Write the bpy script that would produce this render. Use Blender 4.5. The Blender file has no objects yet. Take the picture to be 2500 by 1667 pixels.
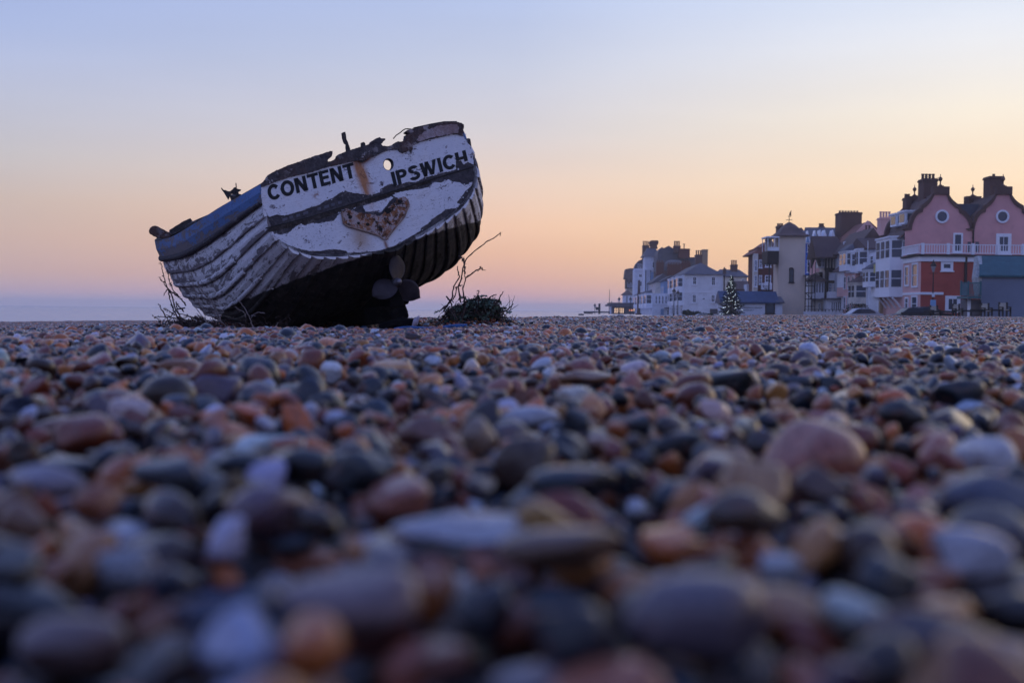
import bpy, bmesh, math, random
import numpy as np
from mathutils import Vector, Matrix, noise as mnoise
random.seed(7); rng = np.random.default_rng(11)
scene = bpy.context.scene
COL = scene.collection
# ---------------------------------------------------------------- camera
F = 2778.0                       # focal length in photo pixels (photo is 2500 x 1667), 40 mm on 36 mm
ROLL = math.atan(0.0103); PITCH = math.atan((833.5-756)/F)
_fw = np.array([0, math.cos(PITCH), -math.sin(PITCH)]); _u0 = np.array([0, math.sin(PITCH), math.cos(PITCH)])
_r0 = np.array([1.0, 0, 0])
_rt = math.cos(ROLL)*_r0 + math.sin(ROLL)*_u0; _up = -math.sin(ROLL)*_r0 + math.cos(ROLL)*_u0
cam_d = bpy.data.cameras.new("camera"); cam = bpy.data.objects.new("camera", cam_d); COL.objects.link(cam)
cam_d.sensor_width = 36.0; cam_d.lens = 36.0*F/2500.0; cam_d.clip_start = 0.02; cam_d.clip_end = 9000
cam.matrix_world = Matrix(((_rt[0], _up[0], -_fw[0], 0), (_rt[1], _up[1], -_fw[1], 0), (_rt[2], _up[2], -_fw[2], 0), (0, 0, 0, 1)))
cam_d.dof.use_dof = True; cam_d.dof.focus_distance = 16.5; cam_d.dof.aperture_fstop = 2.6; cam_d.dof.aperture_blades = 7
scene.camera = cam
scene.render.resolution_x = 1024; scene.render.resolution_y = 682
scene.render.engine = 'CYCLES'
scene.view_settings.view_transform = 'Standard'; scene.view_settings.look = 'None'
scene.view_settings.exposure = 0.0; scene.view_settings.gamma = 1.0
scene.cycles.max_bounces = 6

def ray(px, py): return _fw + _rt*((px-1250)/F) - _up*((py-833.5)/F)
def at(px, py, d):               # the point seen at a photo pixel, d metres in front
    r = ray(px, py); return r*(d/r[1])
def proj(P):
    P = np.asarray(P, float); d = P@_fw
    return 1250+F*(P@_rt)/d, 833.5-F*(P@_up)/d
def lin(c): c = c/255.0; return c/12.92 if c <= .04045 else ((c+.055)/1.055)**2.4
def S(r, g, b, k=1.0): return (lin(r)*k, lin(g)*k, lin(b)*k, 1.0)

# ---------------------------------------------------------------- world: dusk sky
world = bpy.data.worlds.new("World"); scene.world = world; world.use_nodes = True
nt = world.node_tree; nt.nodes.clear()
def N(t, tree=None, **kw):
    n = (tree or nt).nodes.new(t)
    for k, v in kw.items(): setattr(n, k, v)
    return n
def ramp(tree, stops, interp='LINEAR'):
    r = tree.nodes.new('ShaderNodeValToRGB'); cr = r.color_ramp; cr.interpolation = interp
    while len(cr.elements) > 1: cr.elements.remove(cr.elements[-1])
    cr.elements[0].position = stops[0][0]; cr.elements[0].color = stops[0][1]
    for p, c in stops[1:]:
        e = cr.elements.new(p); e.color = c
    return r
tc = N('ShaderNodeTexCoord'); sep = N('ShaderNodeSeparateXYZ'); nt.links.new(tc.outputs['Generated'], sep.inputs[0])
# azimuth factor: cosine to the glow direction (about 45 degrees to the right of the view)
GAZ = math.radians(48)
comb = N('ShaderNodeCombineXYZ'); nt.links.new(sep.outputs[0], comb.inputs[0]); nt.links.new(sep.outputs[1], comb.inputs[1])
nrm = N('ShaderNodeVectorMath', operation='NORMALIZE'); nt.links.new(comb.outputs[0], nrm.inputs[0])
dot = N('ShaderNodeVectorMath', operation='DOT_PRODUCT'); nt.links.new(nrm.outputs[0], dot.inputs[0]); dot.inputs[1].default_value = (math.sin(GAZ), math.cos(GAZ), 0)
def el(y, x=1250): return (math.sin(math.atan((756-y)/F)))        # elevation (sine) of a photo row
def e2(v): return v
# elevation remap: t = clamp(z)^0.5 to give room near the horizon
mx = N('ShaderNodeMath', operation='MAXIMUM'); nt.links.new(sep.outputs[2], mx.inputs[0]); mx.inputs[1].default_value = 0.0
pw = N('ShaderNodeMath', operation='POWER'); nt.links.new(mx.outputs[0], pw.inputs[0]); pw.inputs[1].default_value = 0.5
def st(rows, zen):
    out = [(max(0.0, (756-y)/F)**.5, S(*c)) for y, c in rows]
    return out + [(.66, S(*zen[0], .9)), (.8, S(*zen[1], .9)), (1.0, S(*zen[2], .9))]
#SKY
left = [(756, (172,166,192)), (742, (176,164,186)), (725, (184,163,178)), (680, (196,168,166)), (600, (203,177,168)), (520, (203,184,176)), (420, (196,191,195)), (300, (188,192,212)), (150, (170,184,222)), (0, (158,176,224))]
cent = [(756, (170,170,204)), (742, (190,166,186)), (722, (208,168,174)), (680, (222,176,162)), (620, (234,188,162)), (550, (238,198,172)), (450, (232,207,192)), (330, (212,206,210)), (180, (196,202,222)), (0, (178,194,232))]
rite = [(770, (224,186,160)), (700, (243,199,156)), (620, (250,209,163)), (540, (252,217,176)), (430, (252,228,200)), (300, (246,235,219)), (150, (233,234,239)), (0, (214,226,248))]
back = [(756, (66,72,108)), (680, (80,86,132)), (560, (116,122,174)), (350, (162,172,226)), (0, (170,184,240))]
zl = [(154,172,236), (134,158,238), (122,150,238)]; zc = [(164,180,238), (136,162,238), (122,150,238)]; zr = [(190,200,238), (142,164,238), (122,150,238)]; zb = [(164,180,240), (134,158,238), (122,150,238)]
ramps = []
for rows, z in ((back, zb), (left, zl), (cent, zc), (rite, zr)):
    rr = ramp(nt, st(rows, z), 'B_SPLINE' if 0 else 'LINEAR'); nt.links.new(pw.outputs[0], rr.inputs[0]); ramps.append(rr)
AZ = [-0.35, math.cos(GAZ+math.radians(24)), math.cos(GAZ), math.cos(GAZ-math.radians(22))]
cur = ramps[0].outputs[0]
for i in range(1, 4):
    mr = N('ShaderNodeMapRange', interpolation_type='SMOOTHSTEP' if i < 2 else 'LINEAR'); nt.links.new(dot.outputs['Value'], mr.inputs[0])
    mr.inputs[1].default_value = AZ[i-1]; mr.inputs[2].default_value = AZ[i]
    mm = N('ShaderNodeMix', data_type='RGBA'); nt.links.new(mr.outputs[0], mm.inputs[0]); nt.links.new(cur, mm.inputs[6]); nt.links.new(ramps[i].outputs[0], mm.inputs[7]); cur = mm.outputs[2]
# faint uneven high cloud
nz = N('ShaderNodeTexNoise'); mp = N('ShaderNodeMapping'); nt.links.new(tc.outputs['Generated'], mp.inputs[0]); mp.inputs['Scale'].default_value = (1.5, 1.5, 9); nt.links.new(mp.outputs[0], nz.inputs['Vector']); nz.inputs['Scale'].default_value = 2.2; nz.inputs['Detail'].default_value = 4
mr = N('ShaderNodeMapRange'); nt.links.new(nz.outputs[0], mr.inputs[0]); mr.inputs[1].default_value = .3; mr.inputs[2].default_value = .7; mr.inputs[3].default_value = 1.035; mr.inputs[4].default_value = 1.085
bg = N('ShaderNodeBackground'); nt.links.new(cur, bg.inputs[0]); nt.links.new(mr.outputs[0], bg.inputs[1])
wo = N('ShaderNodeOutputWorld'); nt.links.new(bg.outputs[0], wo.inputs[0])
# afterglow: one weak, very soft, warm sun low over the town
sd = bpy.data.lights.new("sun", 'SUN'); sd.energy = 0.18; sd.angle = math.radians(25); sd.color = (1, .72, .45)
so = bpy.data.objects.new("sun", sd); COL.objects.link(so); so.rotation_euler = (math.radians(90-7), 0, math.radians(180-48)); so.location = (60, 60, 40)

# ---------------------------------------------------------------- helpers
def tag(o, label=None, cat=None, group=None, kind=None):
    if label: o['label'] = label
    if cat: o['category'] = cat
    if group: o['group'] = group
    if kind: o['kind'] = kind
    return o
def empty(name, loc=(0, 0, 0), label=None, cat=None, group=None, mw=None):
    o = bpy.data.objects.new(name, None); COL.objects.link(o); o.empty_display_size = .2
    if mw is not None: o.matrix_world = mw
    else: o.location = loc
    bpy.context.view_layer.update()
    return tag(o, label, cat, group)
class MB:
    def __init__(s): s.v = []; s.f = []; s.m = []; s.uv = []
    def quad(s, pts, mi=0, uv=None):
        b = len(s.v); s.v += [tuple(map(float, p)) for p in pts]; s.f.append(tuple(range(b, b+len(pts)))); s.m.append(mi); s.uv.append(uv)
    def mesh(s, V, Fc, mi=0):
        b = len(s.v); s.v += [tuple(map(float, p)) for p in V]
        for f in Fc: s.f.append(tuple(b+i for i in f)); s.m.append(mi); s.uv.append(None)
    def hexa(s, P, mi=0):          # 8 points: bottom 4 ccw, top 4 ccw
        s.mesh(P, [(3, 2, 1, 0), (4, 5, 6, 7), (0, 1, 5, 4), (1, 2, 6, 5), (2, 3, 7, 6), (3, 0, 4, 7)], mi)
    def box(s, x0, x1, y0, y1, z0, z1, mi=0, f=None):
        P = [(x0, y0, z0), (x1, y0, z0), (x1, y1, z0), (x0, y1, z0), (x0, y0, z1), (x1, y0, z1), (x1, y1, z1), (x0, y1, z1)]
        s.hexa([f(*p) for p in P] if f else P, mi)
    def prism(s, poly, a, b, mi=0):  # poly: list of points; a, b: functions point -> 3D for both ends
        n = len(poly); V = [a(p) for p in poly]+[b(p) for p in poly]
        F_ = [tuple(range(n-1, -1, -1)), tuple(range(n, 2*n))]+[(i, (i+1) % n, n+(i+1) % n, n+i) for i in range(n)]
        s.mesh(V, F_, mi)
    def tube(s, pts, rad, n=6, mi=0, cap=True):
        pts = [Vector(p) for p in pts]; R = rad if hasattr(rad, '__len__') else [rad]*len(pts); rings = []
        for i, p in enumerate(pts):
            d = (pts[min(i+1, len(pts)-1)]-pts[max(i-1, 0)]).normalized()
            a = d.orthogonal() if i == 0 else (rings[-1][1]-d*rings[-1][1].dot(d))
            a.normalize(); b = d.cross(a); rings.append((p, a, b))
        V = []
        for (p, a, b), r in zip(rings, R):
            for k in range(n):
                t = 2*math.pi*k/n; V.append(p+a*(r*math.cos(t))+b*(r*math.sin(t)))
        Fc = [(i*n+k, i*n+(k+1) % n, (i+1)*n+(k+1) % n, (i+1)*n+k) for i in range(len(pts)-1) for k in range(n)]
        if cap: Fc += [tuple(range(n-1, -1, -1)), tuple((len(pts)-1)*n+k for k in range(n))]
        s.mesh(V, Fc, mi)
    def lathe(s, prof, c, n=12, mi=0):  # prof: (r, z)
        V = [(c[0]+r*math.cos(2*math.pi*k/n), c[1]+r*math.sin(2*math.pi*k/n), c[2]+z) for r, z in prof for k in range(n)]
        Fc = [(i*n+k, i*n+(k+1) % n, (i+1)*n+(k+1) % n, (i+1)*n+k) for i in range(len(prof)-1) for k in range(n)]
        Fc += [tuple(range(n-1, -1, -1)), tuple((len(prof)-1)*n+k for k in range(n))]
        s.mesh(V, Fc, mi)
    def build(s, name, mats, parent=None, smooth=False, world=True, bevel=0, **kw):
        me = bpy.data.meshes.new(name); me.from_pydata(s.v, [], s.f)
        for m in (mats if isinstance(mats, (list, tuple)) else [mats]): me.materials.append(m)
        me.polygons.foreach_set('material_index', s.m)
        if any(u for u in s.uv):
            ul = me.uv_layers.new(name='UVMap'); k = 0; buf = []
            for f, u in zip(s.f, s.uv): buf += [c for q in (u or [(0, 0)]*len(f)) for c in q]
            ul.data.foreach_set('uv', buf)
        bm = bmesh.new(); bm.from_mesh(me)
        if not any(u for u in s.uv): bmesh.ops.recalc_face_normals(bm, faces=bm.faces)
        bm.to_mesh(me); bm.free()
        if smooth: me.polygons.foreach_set('use_smooth', [True]*len(me.polygons))
        me.update()
        o = bpy.data.objects.new(name, me); COL.objects.link(o)
        if parent is not None:
            o.parent = parent
            if world:
                o.matrix_parent_inverse = parent.matrix_world.inverted()
        if bevel:
            bv = o.modifiers.new('b', 'BEVEL'); bv.width = bevel; bv.segments = 2; bv.limit_method = 'ANGLE'
        return tag(o, **kw)
def mat(name):
    m = bpy.data.materials.new(name); m.use_nodes = True; t = m.node_tree; t.nodes.clear()
    o = t.nodes.new('ShaderNodeOutputMaterial'); p = t.nodes.new('ShaderNodeBsdfPrincipled'); t.links.new(p.outputs[0], o.inputs[0])
    return m, t, p
class G:                                   # tiny node-graph helper
    def __init__(s, t): s.t = t
    def link(s, v, sock):
        if isinstance(v, bpy.types.NodeSocket): s.t.links.new(v, sock)
        elif isinstance(v, (int, float)) and hasattr(sock.default_value, '__len__'): sock.default_value = [v]*len(sock.default_value)
        elif v is not None: sock.default_value = v
    def obj(s): return s.t.nodes.new('ShaderNodeTexCoord').outputs['Object']
    def uv(s): return s.t.nodes.new('ShaderNodeTexCoord').outputs['UV']
    def map(s, v, sc=(1, 1, 1), loc=(0, 0, 0)):
        n = s.t.nodes.new('ShaderNodeMapping'); s.link(v, n.inputs[0]); n.inputs['Scale'].default_value = sc; n.inputs['Location'].default_value = loc; return n.outputs[0]
    def noise(s, v, sc, det=3, rough=.55, dist=0, col=False):
        n = s.t.nodes.new('ShaderNodeTexNoise'); s.link(v, n.inputs['Vector']); n.inputs['Scale'].default_value = sc; n.inputs['Detail'].default_value = det; n.inputs['Roughness'].default_value = rough; n.inputs['Distortion'].default_value = dist; return n.outputs[1 if col else 0]
    def vor(s, v, sc, feat='F1', out=0, rnd=1):
        n = s.t.nodes.new('ShaderNodeTexVoronoi'); n.feature = feat; s.link(v, n.inputs['Vector']); n.inputs['Scale'].default_value = sc; n.inputs['Randomness'].default_value = rnd; return n.outputs[out]
    def step(s, v, a, b, lo=0., hi=1.):
        n = s.t.nodes.new('ShaderNodeMapRange'); n.interpolation_type = 'LINEAR'; s.link(v, n.inputs[0]); n.inputs[1].default_value = a; n.inputs[2].default_value = b; n.inputs[3].default_value = lo; n.inputs[4].default_value = hi; return n.outputs[0]
    def m(s, op, a, b=0., c=0.):
        n = s.t.nodes.new('ShaderNodeMath'); n.operation = op; s.link(a, n.inputs[0]); s.link(b, n.inputs[1])
        if len(n.inputs) > 2: s.link(c, n.inputs[2])
        return n.outputs[0]
    def mix(s, f, a, b, mode='MIX'):
        n = s.t.nodes.new('ShaderNodeMix'); n.data_type = 'RGBA'; n.blend_type = mode; s.link(f, n.inputs[0]); s.link(a, n.inputs[6]); s.link(b, n.inputs[7]); return n.outputs[2]
    def sep(s, v): n = s.t.nodes.new('ShaderNodeSeparateXYZ'); s.link(v, n.inputs[0]); return n.outputs
    def bump(s, h, st, dist, p):
        n = s.t.nodes.new('ShaderNodeBump'); s.link(h, n.inputs['Height']); n.inputs['Strength'].default_value = st; n.inputs['Distance'].default_value = dist; s.t.links.new(n.outputs[0], p.inputs['Normal'])
def simple(name, col, rough=.7, var=.25, sc=3., metal=0., bump=.0, bsc=40., spec=.3, dirt=None):
    m, t, p = mat(name); g = G(t); v = g.obj(); col = tuple(col[:3])+(1,)
    n = g.noise(v, sc, 5, .6); dk = tuple(c*(1-var) for c in col[:3])+(1,); lt = tuple(min(1, c*(1+var*.6)) for c in col[:3])+(1,)
    c = g.mix(g.step(n, .3, .7), dk, lt)
    if dirt: c = g.mix(g.m('MULTIPLY', g.step(g.noise(v, sc*2.3, 6, .7), .52, .68), .8), c, tuple(dirt[:3])+(1,))
    g.link(c, p.inputs['Base Color']); g.link(g.step(n, .3, .7, rough-.08, rough+.08), p.inputs['Roughness']); p.inputs['Metallic'].default_value = metal
    p.inputs['Specular IOR Level'].default_value = spec
    if bump: g.bump(g.noise(v, bsc, 4), bump, .02, p)
    return m
def glassy(name, col, rough=.06):
    m, t, p = mat(name); g = G(t); v = g.obj(); g.link(g.mix(g.noise(v, .7, 2), tuple(c*.5 for c in col[:3])+(1,), tuple(c*1.6 for c in col[:3])+(1,)), p.inputs['Base Color']); p.inputs['Roughness'].default_value = rough; p.inputs['Specular IOR Level'].default_value = .8
    g.bump(g.noise(v, 1.3, 2), .12, .05, p)
    return m
def glow(name, col, strength):
    m, t, p = mat(name); p.inputs['Base Color'].default_value = (.8, .8, .8, 1); p.inputs['Emission Color'].default_value = tuple(col[:3])+(1,); p.inputs['Emission Strength'].default_value = strength; return m

# ---------------------------------------------------------------- ground
def fbm2(X, Y, sc, seed=0., oct_=3):
    out = np.zeros_like(X); a = 1.
    r = np.random.default_rng(int(seed)+5); f = 1/sc
    for o in range(oct_):
        for k in range(5):
            th, ph = r.uniform(0, 6.28, 2); ff = f*r.uniform(.7, 1.4)
            out += a*np.sin((X*math.cos(th)+Y*math.sin(th))*ff*6.28+ph)/3.
        a *= .5; f *= 2
    return out
RX = np.array([-30., -7., -3.1, -2.3, -2.7, -3.4, -3.6, -2.6, -1.0, .5, 3.5, 8, 20, 45, 90]); RY = np.array([-6., 1., 6.4, 7.4, 9.2, 11, 13.5, 17.5, 20.5, 23, 31, 45, 75, 140, 240])
def ridge_dist(X, Y):             # signed distance beyond the crest polyline (seaward and far side positive)
    best = np.full(X.shape, 1e9); sg = np.zeros(X.shape)
    for i in range(len(RX)-1):
        dx, dy = RX[i+1]-RX[i], RY[i+1]-RY[i]; L2 = dx*dx+dy*dy
        t = np.clip(((X-RX[i])*dx+(Y-RY[i])*dy)/L2, 0, 1); ex = X-(RX[i]+t*dx); ey = Y-(RY[i]+t*dy); d = ex*ex+ey*ey
        c = dx*ey-dy*ex; m = d < best; best = np.where(m, d, best); sg = np.where(m, np.sign(c), sg)
    return np.sqrt(best)*sg
def ground(X, Y, detail=True):
    X = np.asarray(X, float); Y = np.asarray(Y, float)
    z = np.full(X.shape, -0.222)
    z += .006*fbm2(X, Y, 2.2, 1)*np.clip((np.hypot(X, Y)-.6)/1.5, 0, 1)
    z += .009*fbm2(X, Y, 9., 4)*np.clip((np.hypot(X, Y)-6)/10, 0, 1)*np.clip((40-Y)/20, 0, 1)
    rd = ridge_dist(X, Y); b = np.clip(rd, 0, None)
    drop = np.interp(b, [0, .6, 2.5, 7, 16, 25, 38, 44, 55, 400], [0, .03, .14, .34, .52, .62, .80, .88, 2.4, 5.])
    z -= drop
    # right-hand plateau: nearly flat, falling away gently behind the crest by the promenade
    z += np.where(rd < 0, np.interp(Y, [0, 12, 30, 55, 66, 90, 400], [0, 0, .02, .05, .0, -.35, -.5]), 0)*np.clip(-rd/3, 0, 1)
    # shingle banked against the boat, the low heap at the keel and under the kale
    z += .10*np.exp(-(((X+.42)/.55)**2+((Y-13.1)/.6)**2))
    z -= .105*np.exp(-(((X+2.6)/1.5)**2+((Y-12.3)/2.5)**2))
    z += .022*fbm2(X, Y, 17., 9)*np.clip((Y-26)/14, 0, 1)*np.clip((110-Y)/30, 0, 1)
    return z
def gpt(x, y): return float(ground(np.array([float(x)]), np.array([float(y)]))[0])
def gz(px, py_unused=None, d=12.): p = at(px, 800, d); return gpt(p[0], d)
def grid_mesh(xs, ys, zf, name, m, kind='structure', lift=0):
    X, Y = np.meshgrid(xs, ys); Z = zf(X, Y)+lift; n = len(xs); V = np.stack([X, Y, Z], -1).reshape(-1, 3)
    i = (np.arange(len(ys)-1)[:, None]*n+np.arange(n-1)[None]).reshape(-1); Q = np.stack([i, i+1, i+n+1, i+n], -1)
    me = bpy.data.meshes.new(name); me.from_pydata(V.tolist(), [], Q.tolist()); me.materials.append(m); me.polygons.foreach_set('use_smooth', [True]*len(Q))
    o = bpy.data.objects.new(name, me); COL.objects.link(o); return tag(o, kind=kind)
def warp(a, b, n, p=2.): t = np.linspace(-1, 1, n); s = np.sign(t)*np.abs(t)**p; return np.where(s < 0, -a*s*-1*-1 if 0 else s*abs(a), s*b)
PAL = [((.006, .011, .022), 20), ((.016, .030, .060), 11), ((.24, .050, .018), 21), ((.62, .155, .03), 14), ((.62, .25, .075), 9), ((.50, .17, .095), 9), ((.045, .018, .010), 15), ((.13, .09, .12), 9), ((.56, .45, .40), 4), ((.58, .62, .78), 6)]
def pick_col(r):
    w = np.array([p[1] for p in PAL], float); k = r.choice(len(PAL), p=w/w.sum()); c = np.array(PAL[k][0])*r.uniform(.55, 1.12)
    return np.clip(c*(1+r.normal(0, .08, 3)), .006, .7)
def pebble_mat(name, mode):
    m, t, p = mat(name); g = G(t)
    if mode == 'OBJ': c = t.nodes.new('ShaderNodeObjectInfo').outputs['Color']; seed = t.nodes.new('ShaderNodeObjectInfo').outputs['Random']
    else:
        a = t.nodes.new('ShaderNodeAttribute'); a.attribute_type = 'INSTANCER' if mode == 'INST' else 'GEOMETRY'; a.attribute_name = 'col'; c = a.outputs['Color']; seed = a.outputs['Alpha']
    v = g.obj()
    if mode != 'GEO':
        cx = t.nodes.new('ShaderNodeCombineXYZ'); s10 = g.m('MULTIPLY', seed, 37.); [t.links.new(s10, cx.inputs[i]) for i in range(3)]
        vm = t.nodes.new('ShaderNodeVectorMath'); vm.operation = 'ADD'; t.links.new(v, vm.inputs[0]); t.links.new(cx.outputs[0], vm.inputs[1]); v = vm.outputs[0]; k = 1.
    else: k = 45.
    n1 = g.noise(v, 1.1*k, 3, .5, .4); n2 = g.noise(v, 5*k, 4, .65); n3 = g.noise(v, 22*k, 2)
    c1 = g.mix(g.step(n1, .60, .68), c, g.mix(.45, c, (.20, .07, .035, 1)))                 # iron-stained side
    c1 = g.mix(g.step(n2, .38, .66, 0, .85), c1, g.mix(1., c1, (.40, .38, .40, 1), 'MULTIPLY'))
    c1 = g.mix(g.step(n3, .66, .74, 0, .10), c1, (.34, .30, .28, 1)); c1 = g.mix(g.step(g.noise(v, 2.3*k, 4, .7), .66, .72, 0, .6), c1, g.mix(.6, c1, (.42, .36, .32, 1)))
    vein = g.m('ABSOLUTE', g.m('SUBTRACT', g.noise(v, .8*k, 2, .5, .6), .5)); c1 = g.mix(g.step(vein, .0, .006, .25, 0), c1, (.34, .31, .31, 1))
    g.link(c1, p.inputs['Base Color']); g.link(g.step(n2, .3, .7, .25, .5), p.inputs['Roughness']); p.inputs['Specular IOR Level'].default_value = .3
    g.bump(g.m('ADD', g.m('MULTIPLY', n2, .8), g.m('MULTIPLY', n3, .35)), .28, .03 if mode != 'GEO' else .0015, p); p.inputs['Coat Weight'].default_value = .7; p.inputs['Coat Roughness'].default_value = .10; p.inputs['Coat IOR'].default_value = 1.42
    return m
M_pebO = pebble_mat('pebble_stone', 'OBJ'); M_pebI = pebble_mat('pebble_stone_field', 'INST'); M_pebG = pebble_mat('pebble_stone_patch', 'GEO')
m, t, p = mat('shingle_bed'); g = G(t); v = g.obj(); M_shingle = m
vc = g.vor(v, 26., out=1); vd = g.vor(v, 26., out=0); hs = t.nodes.new('ShaderNodeSeparateColor'); t.links.new(vc, hs.inputs[0])
rr = ramp(t, [(0, (.015, .02, .03, 1)), (.2, (.04, .045, .06, 1)), (.35, (.16, .055, .03, 1)), (.55, (.14, .105, .12, 1)), (.7, (.30, .11, .045, 1)), (.82, (.26, .14, .09, 1)), (.94, (.42, .40, .46, 1))], 'CONSTANT'); t.links.new(hs.outputs[0], rr.inputs[0])
c = g.mix(g.step(vd, .0, .62, 0, .8), rr.outputs[0], (.004, .004, .005, 1)); c = g.mix(1., c, (.55, .55, .55, 1), 'MULTIPLY'); big = g.noise(v, .35, 4); c = g.mix(g.step(big, .35, .7, 0, .35), c, (.05, .035, .035, 1))  # shade of the gaps between stones put into the bed colour
g.link(c, p.inputs['Base Color']); p.inputs['Roughness'].default_value = .5; g.bump(g.m('SUBTRACT', 1., vd), 1., .03, p)
# one terrain sheet from the camera to beyond the town, sampled more finely close by and round the boat
xs = np.unique(np.round(np.concatenate([np.linspace(-400, -60, 12), np.linspace(-60, -12, 40), np.linspace(-12, 12, 161), np.linspace(12, 70, 50), np.linspace(70, 600, 25)]), 3))
ys = np.unique(np.round(np.concatenate([np.linspace(-30, -3, 12), np.linspace(-3, 25, 190), np.linspace(25, 100, 110), np.linspace(100, 320, 60), np.linspace(320, 2500, 20)]), 3))
grid_mesh(xs, ys, ground, 'shingle_beach', M_shingle)
# the sea
m, t, p = mat('sea_water'); g = G(t); v = g.obj(); p.inputs['Base Color'].default_value = (.22, .26, .38, 1); p.inputs['Roughness'].default_value = .26; p.inputs['Specular IOR Level'].default_value = .5
g.bump(g.noise(g.map(v, (.25, 1, 1)), .5, 5, .6), .25, .3, p)
mb = MB(); mb.quad([(-1600, -40, -2.4), (1600, -40, -2.4), (1600, 3000, -2.4), (-1600, 3000, -2.4)]); o = mb.build('sea', m); tag(o, kind='structure')

# ---------------------------------------------------------------- pebbles: dropped one by one on a height map so that they lie on each other
def icos(sub):
    bm = bmesh.new(); bmesh.ops.create_icosphere(bm, subdivisions=sub, radius=1.); V = np.array([v.co[:] for v in bm.verts]); Fc = np.array([[v.index for v in f.verts] for f in bm.faces]); bm.free(); return V, Fc
def pebble_shape(V, r):
    p = r.uniform(1.6, 2.5); U = np.sign(V)*np.abs(V)**(2/p)                      # from round to blocky
    q = 1+.17*V[:, 0]*r.normal()+.13*V[:, 1]*r.normal(); U = U*q[:, None]
    ang = r.uniform() < .42
    for k in range(7 if ang else 4):                                               # flat facets worn into it
        n = r.normal(size=3); n /= np.linalg.norm(n); c = r.uniform(.52, .84) if ang else r.uniform(.70, .98); d = U@n; U -= np.outer(np.clip(d-c, 0, None)*.86, n)
    f = np.zeros(len(V))
    for k in range(7):
        w = r.normal(size=3)*1.7; f += np.sin(V@w+r.uniform(0, 6.28))
    return U*(1+.05*f)[:, None]
def Rm(yaw, tx, ty):
    cz, sz = math.cos(yaw), math.sin(yaw); Rz = np.array([[cz, -sz, 0], [sz, cz, 0], [0, 0, 1]])
    n = np.array([-tx, -ty, 1.]); n /= np.linalg.norm(n); a = np.array([1, 0, 0])-n*n[0]; a /= np.linalg.norm(a); return np.stack([a, np.cross(n, a), n], 1)@Rz
def drop_field(H, x0, y0, cs, sizes, posf, wrap, r, ncand=4, tiltj=.34, zmax=None):
    ny, nx = H.shape; out = []
    for s in sizes:
        a, b, c = s; rad = a*.8
        best = None
        for k in range(ncand):
            P = posf(r)
            if P is None: continue
            i = int((P[0]-x0)/cs); j = int((P[1]-y0)/cs)
            if wrap: i %= nx; j %= ny
            elif not (3 <= i < nx-3 and 3 <= j < ny-3): continue
            h = H[j, i]+r.uniform(0, .003)
            if best is None or h < best[0]: best = (h, P, i, j)
        if best is None: continue
        _, P, i, j = best; q = max(1, int(rad*.7/cs))
        gx = (H[j % ny, (i+q) % nx]-H[j % ny, (i-q) % nx])/(2*q*cs); gy = (H[(j+q) % ny, i]-H[(j-q) % ny, i])/(2*q*cs)
        gx = max(-.55, min(.55, gx))+r.normal(0, tiltj); gy = max(-.55, min(.55, gy))+r.normal(0, tiltj)
        R = Rm(r.uniform(0, 6.283), gx, gy); Mx = R@np.diag([a*a, b*b, c*c])@R.T; A = np.linalg.inv(Mx)
        ex, ey = math.sqrt(Mx[0, 0]), math.sqrt(Mx[1, 1]); ni, nj = int(ex/cs)+1, int(ey/cs)+1
        ii = np.arange(i-ni, i+ni+1); jj = np.arange(j-nj, j+nj+1)
        if wrap: iw, jw = ii % nx, jj % ny
        else:
            if ii[0] < 0 or jj[0] < 0 or ii[-1] >= nx or jj[-1] >= ny: continue
            iw, jw = ii, jj
        dx = (x0+(ii+.5)*cs-P[0])[None, :]; dy = (y0+(jj+.5)*cs-P[1])[:, None]
        bb = A[0, 2]*dx+A[1, 2]*dy; cc = A[0, 0]*dx*dx+2*A[0, 1]*dx*dy+A[1, 1]*dy*dy-1; D = bb*bb-A[2, 2]*cc; msk = D > 0
        if not msk.any(): continue
        sq = np.sqrt(np.where(msk, D, 0)); lo = (-bb-sq)/A[2, 2]; hi = (-bb+sq)/A[2, 2]
        sub = H[np.ix_(jw, iw)]; dd = np.where(msk, sub-lo, -1e9); zc = np.partition(dd[msk], -max(1, int(msk.sum()*.06)))[-max(1, int(msk.sum()*.06))]
        H[np.ix_(jw, iw)] = np.where(msk, np.maximum(sub, zc+hi), sub)
        if zmax is not None and zc > zmax(P): H[np.ix_(jw, iw)] = sub; continue
        out.append((P[0], P[1], zc-.12*c, a, b, c, R))
    return out
def rsize(r, mean=.0185):
    a = mean*math.exp(r.normal(0, .42)); a = min(max(a, .009), .060); b = a*r.uniform(.6, .97); c = b*r.uniform(.6, 1.); return a, b, c
V4, F4 = icos(4); V3, F3 = icos(3); V2, F2 = icos(2)
NSH = 26; shapes_hi = [pebble_shape(V4, np.random.default_rng(100+k)) for k in range(NSH)]; shapes_lo = [pebble_shape(V2, np.random.default_rng(100+k)) for k in range(NSH)]
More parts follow.
